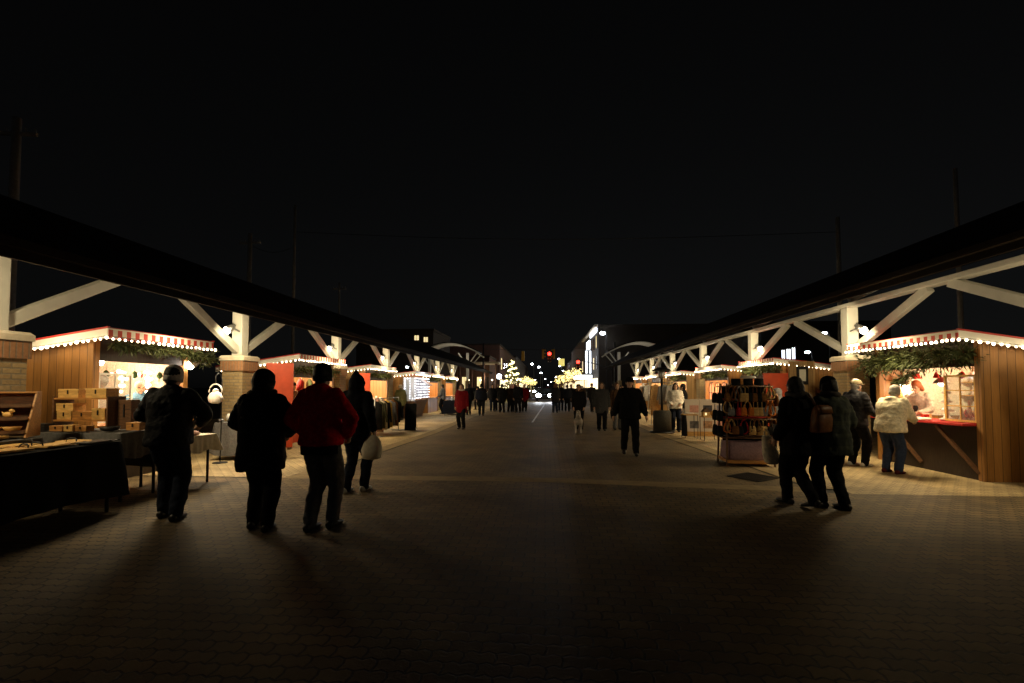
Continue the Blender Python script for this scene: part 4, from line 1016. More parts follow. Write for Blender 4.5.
# ------------------------------------------------------------------ people
def ik(a, b, l1, l2, pole):
    a, b, pole = Vector(a), Vector(b), Vector(pole)
    d = b - a; D = min(d.length, (l1 + l2) * .999); d.normalize()
    x = (l1 * l1 - l2 * l2 + D * D) / (2 * D); h = math.sqrt(max(0, l1 * l1 - x * x))
    p = pole - d * pole.dot(d); p = p.normalized() if p.length > 1e-4 else Vector((0, 1, 0))
    return a + d * x + p * h, a + d * D
CLO = bpy.data.textures.new('folds', 'CLOUDS'); CLO.noise_scale = .11; CLO.noise_depth = 2
def folds(o, st):
    md = o.modifiers.new('folds', 'DISPLACE'); md.texture = CLO; md.strength = st; md.mid_level = .5; md.texture_coords = 'GLOBAL'
    return o
def person(label, loc, face=0, H=1.74, feet=((-.1, -.03), (.1, .05)), lift=(0, 0), hands=((-.26, .02, .86), (.26, .02, .86)), lean=.0, side=0,
           coat=None, coat_hem=.82, coat_w=1.0, trous=None, hat=None, hair=None, hair_long=0, hood=0, fur=None, shoe=None, turn=0, nod=0, fine=True,
           glove=None, skirt=None, scarf=None, open_front=None, group=None, headfwd=0, elbow=None, cap=None, belly=1.0):
    """facing +Y when face = 0"""
    t = thing('person', label, 'person', loc, R(face), group)
    s = H / 1.75; t.scale = (s,) * 3
    vx = .011 if fine else .022
    def up(z): k = max(0, z - .95); return Vector((side * k, lean * k, 0))
    hip = Vector((0, -lean * .15, .93))
    neck = Vector((0, 0, 1.47)) + up(1.47); hc = Vector((0, .03 + headfwd, 1.625)) + up(1.62) + Vector((0, 0, -.04 * abs(lean)))
    sh = [Vector((e * .185, -.005, 1.415)) + up(1.41) for e in (-1, 1)]
    hj = [hip + Vector((e * .095, 0, -.02)) for e in (-1, 1)]
    leg = MB(); sho = []; knees = []; ank = []
    for i, e in enumerate((-1, 1)):
        a = Vector((feet[i][0], feet[i][1], .085 + lift[i]))
        k, a = ik(hj[i], a, .44, .43, (e * .02, 1, 0)); knees.append(k); ank.append(a)
    elb = []; wri = []
    for i, e in enumerate((-1, 1)):
        ep = elbow[i] if elbow else (e * .45, -1, -.2)
        k, wv = ik(sh[i], hands[i], .29, .26, ep); elb.append(k); wri.append(wv)
    rm = Matrix.Rotation(R(turn), 3, 'Z') @ Matrix.Rotation(R(-nod), 3, 'X')
    def hd(x, y, z): return hc + rm @ Vector((x, y, z))
    # --- body: one continuous surface
    b = MB()
    b.ball(hd(0, -.008, .015), .1, (.78, .98, 1.12), 16, 12); b.ball(hd(0, .025, -.055), .07, (.82, .95, .95), 12, 9)
    b.caps(neck - Vector((0, 0, .06)), hd(0, -.02, -.06), .058, .054)
    b.caps(hd(0, .098, -.012), hd(0, .108, -.03), .012, .017, 8)     # nose
    b.ball(hd(0, .088, -.066), .02, (1.3, .5, .5), 8, 6); b.ball(hd(0, .08, -.105), .024, (1, .8, .8), 8, 6)
    for e in (-1, 1):
        b.ball(hd(e * .08, -.012, -.01), .026, (.4, .8, 1.2), 8, 6); b.ball(hd(e * .033, .083, .022), .018, (1.3, .6, .6), 8, 6)
    b.loft([(.86, .15, .105, hip.x, hip.y)] + [(z, rx, ry, up(z).x, up(z).y) for z, rx, ry in ((1.0, .15, .10), (1.15, .14, .10), (1.3, .165, .11), (1.4, .165, .095), (1.455, .09, .07))], 20)
    for i, e in enumerate((-1, 1)):
        b.caps(sh[i], elb[i], .055, .043); b.caps(elb[i], wri[i], .042, .028)
        b.caps(hj[i], knees[i], .082, .056); b.caps(knees[i], ank[i], .055, .038)
        d = (wri[i] - elb[i]).normalized(); sd = d.cross(Vector((0, 1, 0)));
        if sd.length < .2: sd = Vector((e, 0, 0))
        sd.normalize(); fw = sd.cross(d).normalized() * 1.0
        pc_ = wri[i] + d * .05
        b.caps(wri[i], wri[i] + d * .085, .027, .036); b.caps(pc_ + fw * .02, pc_ - fw * .02 + d * .03, .026, .026, 10)
        curl = (-sd * e if True else sd)
        for q, (off, ln) in enumerate(((.030, .062), (.010, .072), (-.010, .068), (-.030, .054))):
            p0 = wri[i] + d * .085 + fw * off; p1 = p0 + d * ln * .55 + curl * .008; p2 = p1 + d * ln * .38 + curl * .022
            b.caps(p0, p1, .0105, .0095, 7); b.caps(p1, p2, .0095, .008, 7)
        tp = wri[i] + d * .03 + fw * .03
        b.caps(tp, tp + fw * .028 + d * .03, .013, .011, 7); b.caps(tp + fw * .028 + d * .03, tp + fw * .034 + d * .062, .011, .009, 7)
    b.build('body', glove or skin, t, remesh=vx * .8, sm=3)
    # --- face
    if fine and not hood:
        m = MB()
        for e in (-1, 1): m.ball(hd(e * .033, .086, .006), .0125, (1, .55, .62), 8, 6)
        m.build('eyes', black, t, True)
    # --- trousers
    m = MB()
    m.loft([(.80, .15, .125, hip.x, hip.y), (.92, .175, .135, hip.x, hip.y), (1.02, .165, .12, 0, 0)], 18)
    for i in range(2):
        m.caps(hj[i], knees[i], .115, .088); m.caps(knees[i], ank[i] + Vector((0, 0, .03)), .088, .073)
        m.caps(ank[i] + Vector((0, 0, .05)), ank[i] + Vector((0, -.005, -.005)), .074, .072)
    folds(m.build('trousers', trous, t, remesh=vx * 1.3), .034)
    for i, e in enumerate((-1, 1)):
        m = MB(); f = ank[i]; tz = lift[i]; g = -.0 if not tz else .12
        rings = []
        for yy, wx, hh, dz in ((-.10, .02, .03, .03), (-.085, .038, .085, 0), (-.02, .043, .10, 0), (.06, .047, .075, 0), (.12, .048, .055, 0), (.165, .036, .042, .004), (.18, .015, .025, .012)):
            rg = []
            for k in range(12):
                a = 2 * PI * k / 12; rg.append((f.x + e * .012 * (yy + .1) * 5 * .3 + wx * math.cos(a), f.y + yy, tz + max(0, dz + hh * .5 + hh * .5 * math.sin(a)) - yy * g * 2))
            rings.append(rg)
        m.ring(rings); m.build('shoe', shoe or blackshoe, t, True)
    # --- coat
    m = MB(); cw_ = coat_w
    secs = []
    for z, rx, ry in ((coat_hem, .20, .165), (coat_hem + .03, .205, .17), (.95, .195, .16), (1.08, .185 , .15 * belly), (1.2, .19, .145 * belly), (1.32, .205, .145), (1.41, .195, .125), (1.465, .13, .095), (1.51, .075, .075)):
        if z < coat_hem + .02 and z != coat_hem: continue
        secs.append((z, rx * cw_, ry * cw_, up(z).x, up(z).y - lean * .05))
    secs = sorted(set(secs))
    if coat_hem < .75: secs.insert(1, ((coat_hem + .95) / 2, .205 * cw_, .165 * cw_, 0, -lean * .07))
    secs = sorted(set(secs))
    m.loft(secs, 24, 2.5)
    for i, e in enumerate((-1, 1)):
        m.caps(sh[i] - Vector((e * .02, 0, .0)), elb[i], .083 * cw_ ** .6, .071 * cw_); m.caps(elb[i], wri[i] - (wri[i] - elb[i]).normalized() * .01, .07 * cw_, .053)
        for q in (.25, .55, .8): m.ball(sh[i].lerp(elb[i], q), .083 * cw_ ** .6, (1.02, 1.02, .55), 10, 7)
        for q in (.15, .45, .75): m.ball(elb[i].lerp(wri[i], q), .07 * cw_, (1.0, 1.0, .5), 10, 7)
    m.caps(neck + Vector((-.03, -.03, .0)), neck + Vector((.03, -.03, .0)), .078, .078)
    if hood == 1:   # hood lying on the back
        m.ball(neck + Vector((0, -.09, .0)), .10, (1.3, .7, .75), 12, 8)
    if hood == 2:   # hood up
        m.ball(hd(0, -.025, .02), .13, (.98, 1.0, 1.12), 16, 12); m.caps(hd(0, -.06, -.03), neck, .11, .12)
    if hood == 3:   # pointed hood up
        m.ball(hd(0, -.02, .0), .125, (.95, 1.0, 1.1), 16, 12); m.caps(hd(0, -.04, .05), hd(.0, -.06, .19), .09, .02); m.caps(hd(0, -.05, -.03), neck, .11, .125)
    folds(m.build('coat', coat, t, remesh=vx * 1.4, sm=5), .036)
    if open_front:
        MB().loft([(coat_hem + .25, .05, .02, 0, .155), (1.2, .06, .03, 0, .135), (1.42, .05, .03, 0, .11)], 12).build('shirt', open_front, t, True)
    if fur:
        m = MB(); rs = .1
        for k in range(26):
            a = 2 * PI * k / 26; m.ball(neck + Vector((.115 * math.cos(a), -.02 + .105 * math.sin(a), .035 + .015 * math.sin(3 * a))), .047, (1, 1, .9), 7, 5)
        m.build('fur_collar', fur, t, remesh=vx * 1.5, sm=2)
    if scarf:
        m = MB()
        for k in range(20):
            a = 2 * PI * k / 20; m.ball(neck + Vector((.095 * math.cos(a), .085 * math.sin(a), .05 + .012 * math.sin(2 * a))), .042, (1, 1, 1.1), 8, 6)
        m.build('scarf', scarf, t, remesh=vx * 1.5, sm=4)
    if hat:
        m = MB(); prof = [(.098, .0), (.102, .04), (.100, .09), (.086, .138), (.058, .165), (.025, .178), (.001, .181)]
        rings = [[hd(r * .92 * math.cos(a), -.012 + r * 1.08 * math.sin(a), z - .035) for a in [2 * PI * k / 20 for k in range(20)]] for r, z in prof]
        m.ring(rings); ho = m.build('beanie', hat, t, True)
        m = MB(); m.ring([[hd(r * .92 * math.cos(a), -.012 + r * 1.08 * math.sin(a), z - .035) for a in [2 * PI * k / 20 for k in range(20)]] for r, z in ((.0985, -.02), (.1015, -.014), (.1045, .02), (.1022, .03))]); m.build('cuff', hat, ho, True)
    if cap:
        m = MB(); prof = [(.102, .04), (.105, .06), (.10, .10), (.075, .138), (.03, .152), (.001, .153)]
        rings = [[hd(r * .92 * math.cos(a), -.012 + r * 1.08 * math.sin(a), z - .025) for a in [2 * PI * k / 20 for k in range(20)]] for r, z in prof]
        m.ring(rings); ho = m.build('cap', cap, t, True)
        m = MB(); m.ring([[hd(.08 * math.cos(a) * q, .085 + .075 * abs(math.sin(a)) * q, .028 - .012 * q + dz) for a in [PI * k / 12 for k in range(13)]] for q, dz in ((.2, 0), (1, 0), (1, .008), (.2, .01))]); m.build('brim', cap, ho, True)
    if hair:
        m = MB()
        m.ball(hd(0, -.022, .03), .107, (.86, .98, 1.06), 16, 12)
        if hair_long:
            m.caps(hd(0, -.06, -.02), hd(0, -.085, -.02 - hair_long), .088, .07); 
            for e in (-1, 1): m.caps(hd(e * .065, -.03, .0), hd(e * .085, -.035, -.04 - hair_long * .85), .045, .035)
        else:
            m.caps(hd(0, -.045, .0), hd(0, -.055, -.055), .083, .06)
        o = m.build('hair', hair, t, remesh=vx * 1.1, sm=3)
    return t
blackshoe = mat('black_leather', (.014, .012, .011), .45, .2, 14, .1)
whiteshoe = mat('white_shoe', (.62, .60, .56), .6, .1, 14, .1)
c_black = cl('black', (.010, .010, .011)); c_black2 = cl('black_puffer', (.012, .012, .015), .6); c_navy = cl('navy', (.010, .011, .016)); c_darkb = cl('dark_brown', (.028, .018, .012)); c_red = cl('red_jacket', (.68, .014, .018)); c_grey = cl('grey', (.18, .18, .19)); c_dgrey = cl('dark_grey', (.05, .05, .053))
c_denim = cl('denim', (.035, .05, .10)); c_ddenim = cl('dark_denim', (.013, .017, .03)); c_greyj = cl('grey_jeans', (.13, .13, .135)); c_cream = cl('cream', (.82, .73, .54)); c_white = cl('white_wool', (.70, .66, .58)); c_blue = cl('blue_fleece', (.10, .21, .32)); c_brown = cl('brown', (.10, .055, .03)); c_plaid = plaid('plaid_green', (.016, .024, .018), (.055, .065, .04)); c_furd = cl('fur_dark', (.022, .02, .018)); c_furg = cl('fur_grey', (.10, .09, .08)); c_tan = cl('tan', (.3, .2, .1)); c_cap = cl('cap_olive', (.16, .13, .08)); c_beanieg = cl('beanie_grey', (.62, .58, .54)); c_beaniel = cl('beanie_pale', (.40, .36, .31)); c_redcoat = cl('red_coat', (.16, .008, .012)); c_shirt = cl('shirt', (.55, .45, .36))

person('person in black jacket and grey beanie facing the stall tables on the left', (-4.42, 5.08, 0), 14, 1.80, ((-.09, .12), (.12, -.05)), hands=((-.16, .27, 1.10), (.20, .27, 1.06)), coat=c_black2, coat_w=1.16, coat_hem=.84, trous=c_ddenim, hat=c_beanieg, hair=hair_d, elbow=((-1, -.5, -.2), (1, -.5, -.2)), nod=10, lean=.06)
person('person in long dark hooded coat with thick fur collar, seen from behind', (-3.10, 4.80, 0), 12, 1.72, ((-.10, .08), (.10, -.06)), hands=((-.17, .28, 1.05), (.2, .25, 1.02)), coat=c_black2, coat_w=1.22, coat_hem=.66, trous=c_black, hood=2, fur=c_furd, elbow=((-1, -.4, -.2), (1, -.4, -.2)), lean=.03, shoe=blackshoe)
pr = person('person in red jacket, grey jeans and dark beanie, seen from behind', (-2.46, 4.86, 0), -4, 1.80, ((-.07, -.05), (.10, .09)), hands=((-.24, .13, .98), (.24, .14, .98)), coat=c_red, coat_w=1.13, coat_hem=.89, trous=c_greyj, hat=cl('beanie_dark', (.03, .03, .03)), hair=hair_d, hood=1, elbow=((-1, -.6, -.1), (1, -.6, -.1)), shoe=blackshoe)
MB().loft([(.80, .195, .16, 0, 0), (.88, .20, .165, 0, 0), (.97, .195, .16, 0, 0)], 20, 2.4).build('sweater', c_black, pr, True)
person('person in dark pointed hood walking beside the red jacket, holding a white bag', (-2.80, 6.6, 0), -6, 1.74, ((-.10, -.08), (.09, .10)), hands=((-.2, .2, 1.0), (.29, -.02, .93)), coat=c_navy, coat_w=1.1, coat_hem=.80, trous=c_ddenim, hood=3, shoe=whiteshoe)
t = thing('carrier_bag', 'white plastic bag hanging from the hand of the hooded walker', 'bag', (-2.53, 6.53, .13))
MB().loft([(.36, .05, .04, 0, 0), (.38, .13, .09, 0, 0), (.5, .15, .10, 0, 0), (.62, .12, .07, .01, 0), (.70, .07, .03, .01, 0), (.72, .05, .02, .01, 0)], 20, 2.6).build('sack', whitecloth, t, True)
MB().path([(-.04, 0, .70), (-.02, 0, .76), (.01, 0, .785), (.04, 0, .76), (.06, 0, .70)], .008, 6).build('handle', whitecloth, t, True)
person('person in long red coat with pale scarf walking on the left of the road', (-3.08, 16.7, 0), 172, 1.66, ((-.11, .06), (.11, -.05)), coat=c_redcoat, coat_hem=.62, coat_w=1.05, trous=c_black, hair=hair_b, hair_long=.12, scarf=c_white, hands=((-.27, .06, .82), (.26, -.03, .84)), fine=False)
person('person in dark jacket striding towards the camera on the right of the road', (1.95, 10.7, 0), 172, 1.78, ((-.12, .16), (.13, -.12)), lift=(0, .04), hands=((-.36, .08, .84), (.36, -.02, .84)), coat=c_black, coat_hem=.80, coat_w=1.2, trous=c_black, cap=c_black, hair=hair_d, elbow=((-1, -.5, .2), (1, -.5, .2)), belly=1.1)
pw = person('person with long dark hair and brown backpack, right of the road', (3.28, 6.2, 0), 18, 1.68, ((.0, .20), (.05, -.16)), lift=(0, .04), hands=((-.24, .12, .92), (.2, .2, .98)), coat=c_black, coat_hem=.70, coat_w=1.10, trous=c_black, hair=hair_d, hair_long=.10, fur=c_furg, shoe=blackshoe, lean=.03)
t = thing('backpack', 'brown leather backpack on the back of the long-haired walker', 'backpack', (3.47, 6.01, 0), R(26))
MB().loft([(.98, .15, .06, 0, 0), (1.0, .17, .075, 0, 0), (1.15, .155, .075, 0, 0), (1.26, .13, .06, 0, 0), (1.31, .10, .04, 0, 0)], 22, 3.4).build('pouch', mat('brown_leather', (.20, .075, .022), .5, .25, 12, .3), t, True)
MB().loft([(1.22, .12, .03, 0, -.055), (1.3, .115, .035, 0, -.04), (1.325, .09, .045, 0, 0)], 18, 3).build('flap', mat('brown_leather', (.2, .075, .022)), t, True)
m = MB()
for e in (-1, 1): m.path([(e * .06, .03, 1.30), (e * .08, .06, 1.40), (e * .09, .10, 1.46)], .014, 6)
m.build('strap', wood_d, t, True)
t = thing('tote_bag', 'long cream bag held at the side of the long-haired walker', 'bag', (3.02, 6.42, .06), .2)
t.scale = (.85, .85, .9)
MB().loft([(.50, .06, .05, .05, 0), (.53, .11, .08, .04, 0), (.66, .125, .085, .02, 0), (.78, .10, .07, -.01, 0), (.88, .085, .055, -.03, 0), (.93, .06, .04, -.05, 0)], 20, 2.4).build('sack', c_cream, t, True)
MB().path([(-.08, 0, .92), (-.08, 0, .98), (-.05, 0, 1.02), (-.01, 0, .98), (0, 0, .91)], .012, 6).build('handle', c_cream, t, True)
person('person in dark plaid jacket and black beanie walking at the far right of the road', (3.67, 6.15, 0), 10, 1.68, ((-.09, .10), (.10, -.06)), hands=((-.22, .2, 1.0), (.24, .16, .95)), coat=c_plaid, coat_hem=.72, coat_w=1.14, trous=c_black, hat=c_black, hair=hair_d, hair_long=.02, scarf=c_furg, shoe=blackshoe, lean=.03)
person('person in dark jacket, olive cap and white trainers by the red counter', (6.08, 9.45, 0), -72, 1.70, ((-.1, .02), (.12, .08)), hands=((-.18, .3, 1.0), (.18, .3, 1.02)), coat=c_black2, coat_hem=.80, coat_w=1.1, trous=c_black, cap=c_cap, hair=hair_g, shoe=whiteshoe, lean=.06)
person('shopper in cream puffer coat and pale beanie leaning on the red counter', (6.22, 8.72, 0), -62, 1.58, ((-.12, .03), (.12, .0)), hands=((-.14, .42, 1.04), (.18, .44, 1.04)), coat=c_cream, coat_hem=.82, coat_w=1.3, hood=1, trous=c_denim, hat=c_beaniel, hair=hair_g, shoe=cl('shoe_red', (.10, .02, .02)), lean=.24, nod=15)
person('vendor with auburn hair and dark apron behind the red counter', (7.8, 10.12, 0), 118, 1.68, hands=((-.16, .34, 1.08), (.2, .32, 1.08)), coat=c_shirt, coat_hem=.82, trous=c_black, hair=hair_r, hair_long=.06, nod=25, lean=.12, open_front=c_dgrey)
person('grey-haired vendor in blue fleece behind the bulb-filled stall counter', (-7.62, 8.06, 0), -128, 1.66, hands=((-.18, .34, 1.1), (.2, .3, 1.06)), coat=c_blue, coat_hem=.82, coat_w=1.08, trous=c_black, hair=hair_g, nod=6)
person('person in white jacket with long dark hair facing the road', (4.52, 16.2, 0), 168, 1.68, ((-.1, 0), (.1, .04)), hands=((-.15, .17, 1.0), (.17, .17, 1.0)), coat=c_white, coat_hem=.84, coat_w=1.12, trous=c_ddenim, hair=hair_d, hair_long=.18)
person('person in grey trousers half hidden behind the white jacket', (4.95, 16.75, 0), 60, 1.66, ((-.1, .1), (.12, -.12)), coat=c_black, coat_hem=.84, trous=c_grey, hair=hair_d)
person('seated-looking small person in grey hood behind the bag stand', (5.62, 11.5, 0), 150, 1.50, coat=c_grey, coat_hem=.8, trous=c_black, hood=2, hands=((-.16, .2, .95), (.16, .2, .95)))
person('vendor with dark cap inside the stall between the orange red boards', (-7.6, 13.2, 0), -100, 1.70, coat=c_brown, coat_hem=.84, trous=c_black, cap=c_black, hair=hair_d, fine=False, hands=((-.2, .28, 1.02), (.2, .28, 1.0)))
person('person in grey jacket browsing at the brown stall on the left', (-5.95, 26.2, 0), 80, 1.70, coat=c_grey, coat_hem=.84, trous=c_black, hair=hair_d, fine=False, hands=((-.2, .25, 1.0), (.2, .25, 1.0)))
person('person in olive coat and pale hat beside the curtain-lit stall', (-6.75, 20.9, 0), 30, 1.66, coat=cl('olive', (.10, .10, .045)), coat_hem=.7, coat_w=1.1, trous=c_black, hat=c_beaniel, hair=hair_d, fine=False)
person('person in red standing by the far black-draped table', (-4.4, 23.6, 0), 20, 1.66, coat=c_redcoat, coat_hem=.72, trous=c_black, hair=hair_b, hair_long=.1, fine=False)
# the group with the dog
person('person in long dark coat in the middle of the group behind the dog', (2.02, 16.5, 0), 175, 1.72, ((-.1, .06), (.1, -.04)), coat=c_dgrey, coat_hem=.62, coat_w=1.15, trous=c_black, hair=hair_b, hair_long=.05)
person('person in black jacket at the right edge of the group behind the dog', (2.62, 16.9, 0), 185, 1.70, ((-.1, -.05), (.11, .06)), coat=c_brown, coat_hem=.78, trous=c_greyj, hair=hair_b)
person('slim person holding the dog leash, dark top with brown scarf', (1.20, 16.3, 0), 170, 1.64, ((-.09, .03), (.09, -.05)), coat=c_black, coat_hem=.80, trous=c_black, hair=hair_d, scarf=c_brown, hands=((-.2, .12, .9), (.2, .1, .9)))
person('tall person in dark jacket with pale shoulder stripe, behind the dog group', (3.35, 22.5, 0), 8, 1.82, coat=c_black2, coat_hem=.80, coat_w=1.15, trous=c_black, hair=hair_d, fine=False)
dg = thing('dog', 'white and grey husky-like dog walking in front of the group', 'dog', (1.12, 15.55, 0), R(176))
m = MB()
m.caps((0, -.22, .42), (0, .16, .42), .125, .145, 14); m.caps((0, .18, .45), (0, .32, .60), .10, .085, 12)
m.ball((0, .36, .64), .085, (.95, 1.05, .95), 12, 9); m.caps((0, .42, .62), (0, .51, .60), .045, .032, 10)
for e in (-1, 1):
    m.caps((e * .045, .34, .70), (e * .055, .335, .775), .03, .008, 8)
    m.caps((e * .085, .17, .36), (e * .085, .15, .20), .055, .036); m.caps((e * .085, .15, .20), (e * .085, .17, .03), .034, .028); m.caps((e * .085, .17, .025), (e * .085, .22, .022), .03, .024)
    m.caps((e * .085, -.24, .38), (e * .09, -.15, .24), .075, .048); m.caps((e * .09, -.15, .24), (e * .09, -.27, .13), .042, .028); m.caps((e * .09, -.27, .13), (e * .09, -.25, .03), .028, .026); m.caps((e * .09, -.25, .025), (e * .09, -.2, .022), .03, .024)
m.path([(0, -.32, .48), (0, -.40, .58), (0, -.38, .70), (0, -.28, .74)], [.04, .055, .05, .02], 8)
m.build('body', mat('dog_fur', (.34, .31, .27), .9, .6, 4.5, .4), dg, remesh=.012, sm=3)
m = MB(); m.ball((0, .525, .605), .018); m.ball((-.035, .425, .665), .012); m.ball((.035, .425, .665), .012); m.build('nose_and_eyes', black, dg, True)
tag(MB().path([(1.1, 15.3, .52), (1.12, 15.6, .56), (1.2, 16.0, .72), (1.3, 16.22, .84)], .006, 5).build('leash', black), 'thin dark leash from the dog to its holder', 'leash')

# far crowd: copies of six walkers
protos = []
for k in range(6):
    protos.append(person('x', (0, 0, 0), 0, 1.72, ((-.1 - .02 * (k % 2), .14 * (k % 3 - 1)), (.1, -.13 * (k % 3 - 1))), coat=[c_black, c_black2, c_navy, c_black2, c_darkb, c_black][k], coat_hem=[.8, .62, .84, .72, .82, .66][k], coat_w=[1.15, 1.1, 1.2, 1.12, 1.05, 1.2][k],
                  trous=[c_black, c_ddenim, c_black, c_ddenim, c_black, c_black][k], hair=None if k in (2, 5) else [hair_d, hair_b, 0, hair_d, hair_g, 0][k], hat=[None, None, c_black, None, None, c_dgrey][k], hair_long=[0, .12, 0, .1, 0, 0][k], fine=False))
crowd = [(-4.25, 25.2, 0, 20, 'dark walker just past the far black-draped table'), (-3.42, 24.4, 2, 5, 'dark walker alone left of the road, nearest of the left crowd'),
 (-3.35, 28.9, 3, 190, 'dark-clothed person at the left edge of the crowd before the lit tree'), (-3.0, 29.4, 0, 160, 'dark-clothed person second from the left before the lit tree'),
 (-2.6, 27.5, 5, 12, 'dark-hatted person in the crowd left of the lit tree trunk'), (-2.15, 27.9, 4, 200, 'dark person with grey hair right below the lit tree'),
 (-1.85, 28.3, 1, 30, 'dark long-coated person below the right side of the lit tree'), (-1.62, 27.4, 0, 175, 'dark person next to the one in dark red in the left crowd'),
 (.62, 27.6, 1, 10, 'dark long-coated person standing right of the car headlamps'), (1.0, 29.5, 3, 185, 'dark person second to the right of the car headlamps'),
 (1.4, 29.0, 2, 0, 'dark-hatted person in the right crowd, before the bright marquee'), (1.75, 31, 0, 180, 'dark person in the right crowd, below the upright sign'),
 (2.1, 29.8, 5, 170, 'dark-hatted person behind the dog group on its left'), (2.5, 31, 4, 10, 'person with grey hair in the back of the right crowd'),
 (2.9, 28.6, 0, 200, 'dark person at the right end of the right crowd'), (4.4, 26.5, 1, 100, 'dark long-coated person by the stalls past the heater'), (4.9, 30, 3, 240, 'dark person by the farthest stalls on the right'), (-4.6, 31.0, 2, 80, 'dark-hatted person by the farthest stalls on the left')]
used = set()
for x, y, k, rz, lb in crowd:
    if k not in used:
        o = protos[k]; used.add(k); o.location = (x, y, 0); o.rotation_euler = (0, 0, R(rz)); o['label'] = lb
    else:
        o = dup(protos[k], (x, y, 0), R(rz), lb); sc = 1.72 / 1.75 * random.uniform(.90, 1.06); o.scale = (sc,) * 3
    o['group'] = 'people in the far crowd'
o = person('person in dark red coat at the right end of the left crowd', (-1.28, 28.2, 0), 185, 1.7, coat=c_redcoat, coat_hem=.66, trous=c_black, hair=hair_d, fine=False, group='people in the far crowd')

# ------------------------------------------------------------------ beyond the market
def px(x, y, Y):
    th = math.atan(33 / 455); a = (x - 512) / 455
    t = Y / (math.cos(th) + a * math.sin(th))
    return (a * math.cos(th) - math.sin(th)) * t, 1.55 + (387 - y) * t / 455
def leafcloud(mb, c, r, n, size):
    for k in range(n):
        d = Vector((random.gauss(0, 1), random.gauss(0, 1), random.gauss(0, 1))).normalized() * (random.random() ** .5)
        mb.leaf(Vector(c) + Vector((d.x * r[0], d.y * r[1], d.z * r[2])), Vector((random.gauss(0, 1), random.gauss(0, 1), random.gauss(0, 1))).normalized() * size, size * .35)
# the lit fir
t = thing('fir_tree', 'fir tree wrapped in yellow light chains at the end of the market street', 'christmas tree', (-3.7, 50.5, 0))
MB().tube((0, 0, 0), (0, 0, 4.3), .10, .02).build('trunk', wood_d, t)
m = MB()
for k in range(1500):
    z = .7 + 3.9 * (random.random() ** 1.4); rr = 1.55 * (4.75 - z) / 4.1 * (.75 + .3 * math.sin(z * 9))
    a = random.uniform(0, 2 * PI); q = rr * random.uniform(.3, 1)
    m.leaf((q * math.cos(a), q * math.sin(a), z), (.28 * math.cos(a), .28 * math.sin(a), -.1 + random.gauss(0, .06)), .05)
m.build('crown', needle, t)
for k in range(98):
    u = k / 97; z = .75 + 3.75 * u ** 1.1; rr = 1.6 * (4.75 - z) / 4.1 * (.85 + .25 * math.sin(z * 9)) + .04; a = u * 2 * PI * 6.3 + .3 * math.sin(k)
    o = bpy.data.objects.new('bulb', BULB['t']); COL.objects.link(o); o.parent = t; o.location = (rr * math.cos(a), rr * math.sin(a), z); o.scale = (3, 3, 2.2)
lamp((-3.7, 48.4, 2.2), 60, (1, .8, .4), .4, 'tree_light')
# street trees wrapped in bulbs
def lit_tree(loc, h, label, first={}):
    t = thing('street_tree', label, 'tree', loc, random.uniform(0, 6), 'bulb-wrapped street trees')
    m = MB(); m.path([(0, 0, 0), (.05, 0, h * .3), (0, .05, h * .42)], [.13, .10, .09], 8); tips = []
    for k in range(9):
        a = k * 2.4; r = h * random.uniform(.2, .33); p1 = Vector((r * .5 * math.cos(a), r * .5 * math.sin(a), h * .62)); p2 = Vector((r * math.cos(a), r * math.sin(a), h * random.uniform(.75, 1)))
        m.path([(0, .05, h * .4), p1, p2], [.07, .04, .012], 6); tips += [p1, p2, (p1 + p2) / 2]
        for q in range(3):
            e = p1.lerp(p2, .4 + .2 * q); f = e + Vector((random.gauss(0, .3), random.gauss(0, .3), random.uniform(.1, .5))); m.path([e, f], [.02, .006], 5); tips.append(f)
    m.build('trunk', wood_d, t)
    m = MB()
    for p in tips: leafcloud(m, p, (.4, .4, .3), 10, .16)
    m.build('crown', leafdark, t)
    m = MB()
    for k in range(170):
        p = random.choice(tips); m.ball(Vector(p) + Vector((random.gauss(0, .22), random.gauss(0, .22), random.gauss(0, .22))), .085, (1, 1, 1), 5, 4)
    for k in range(20): m.ball((.14 * math.cos(k), .14 * math.sin(k), h * .02 * k), .045, (1, 1, 1), 5, 4)
    o = m.build('bulbs', bulb_y, t); o['kind'] = 'stuff'
    return t
for x, y, lb in ((-5.9, 135, 'bulb-wrapped street tree just right of the lit fir'), (-5.9, 165, 'bulb-wrapped street tree second beyond the lit fir'), (-5.9, 190, 'bulb-wrapped street tree third beyond the lit fir'), (-5.9, 240, 'smallest, farthest bulb-wrapped tree on the left of the street'),
                 (6.0, 96, 'bulb-wrapped street tree under the upright white sign'), (6.0, 122, 'bulb-wrapped street tree second before the marquee side'), (6.0, 155, 'bulb-wrapped street tree third on the right of the street'), (6.0, 210, 'smallest, farthest bulb-wrapped tree on the right of the street')):
    lit_tree((x, y, .12), 5.2 if x > 0 else 4.3, lb)
    lamp((x * .75, y - 1.5, 3.2), 90, (1, .84, .5), .5, 'tree_light')
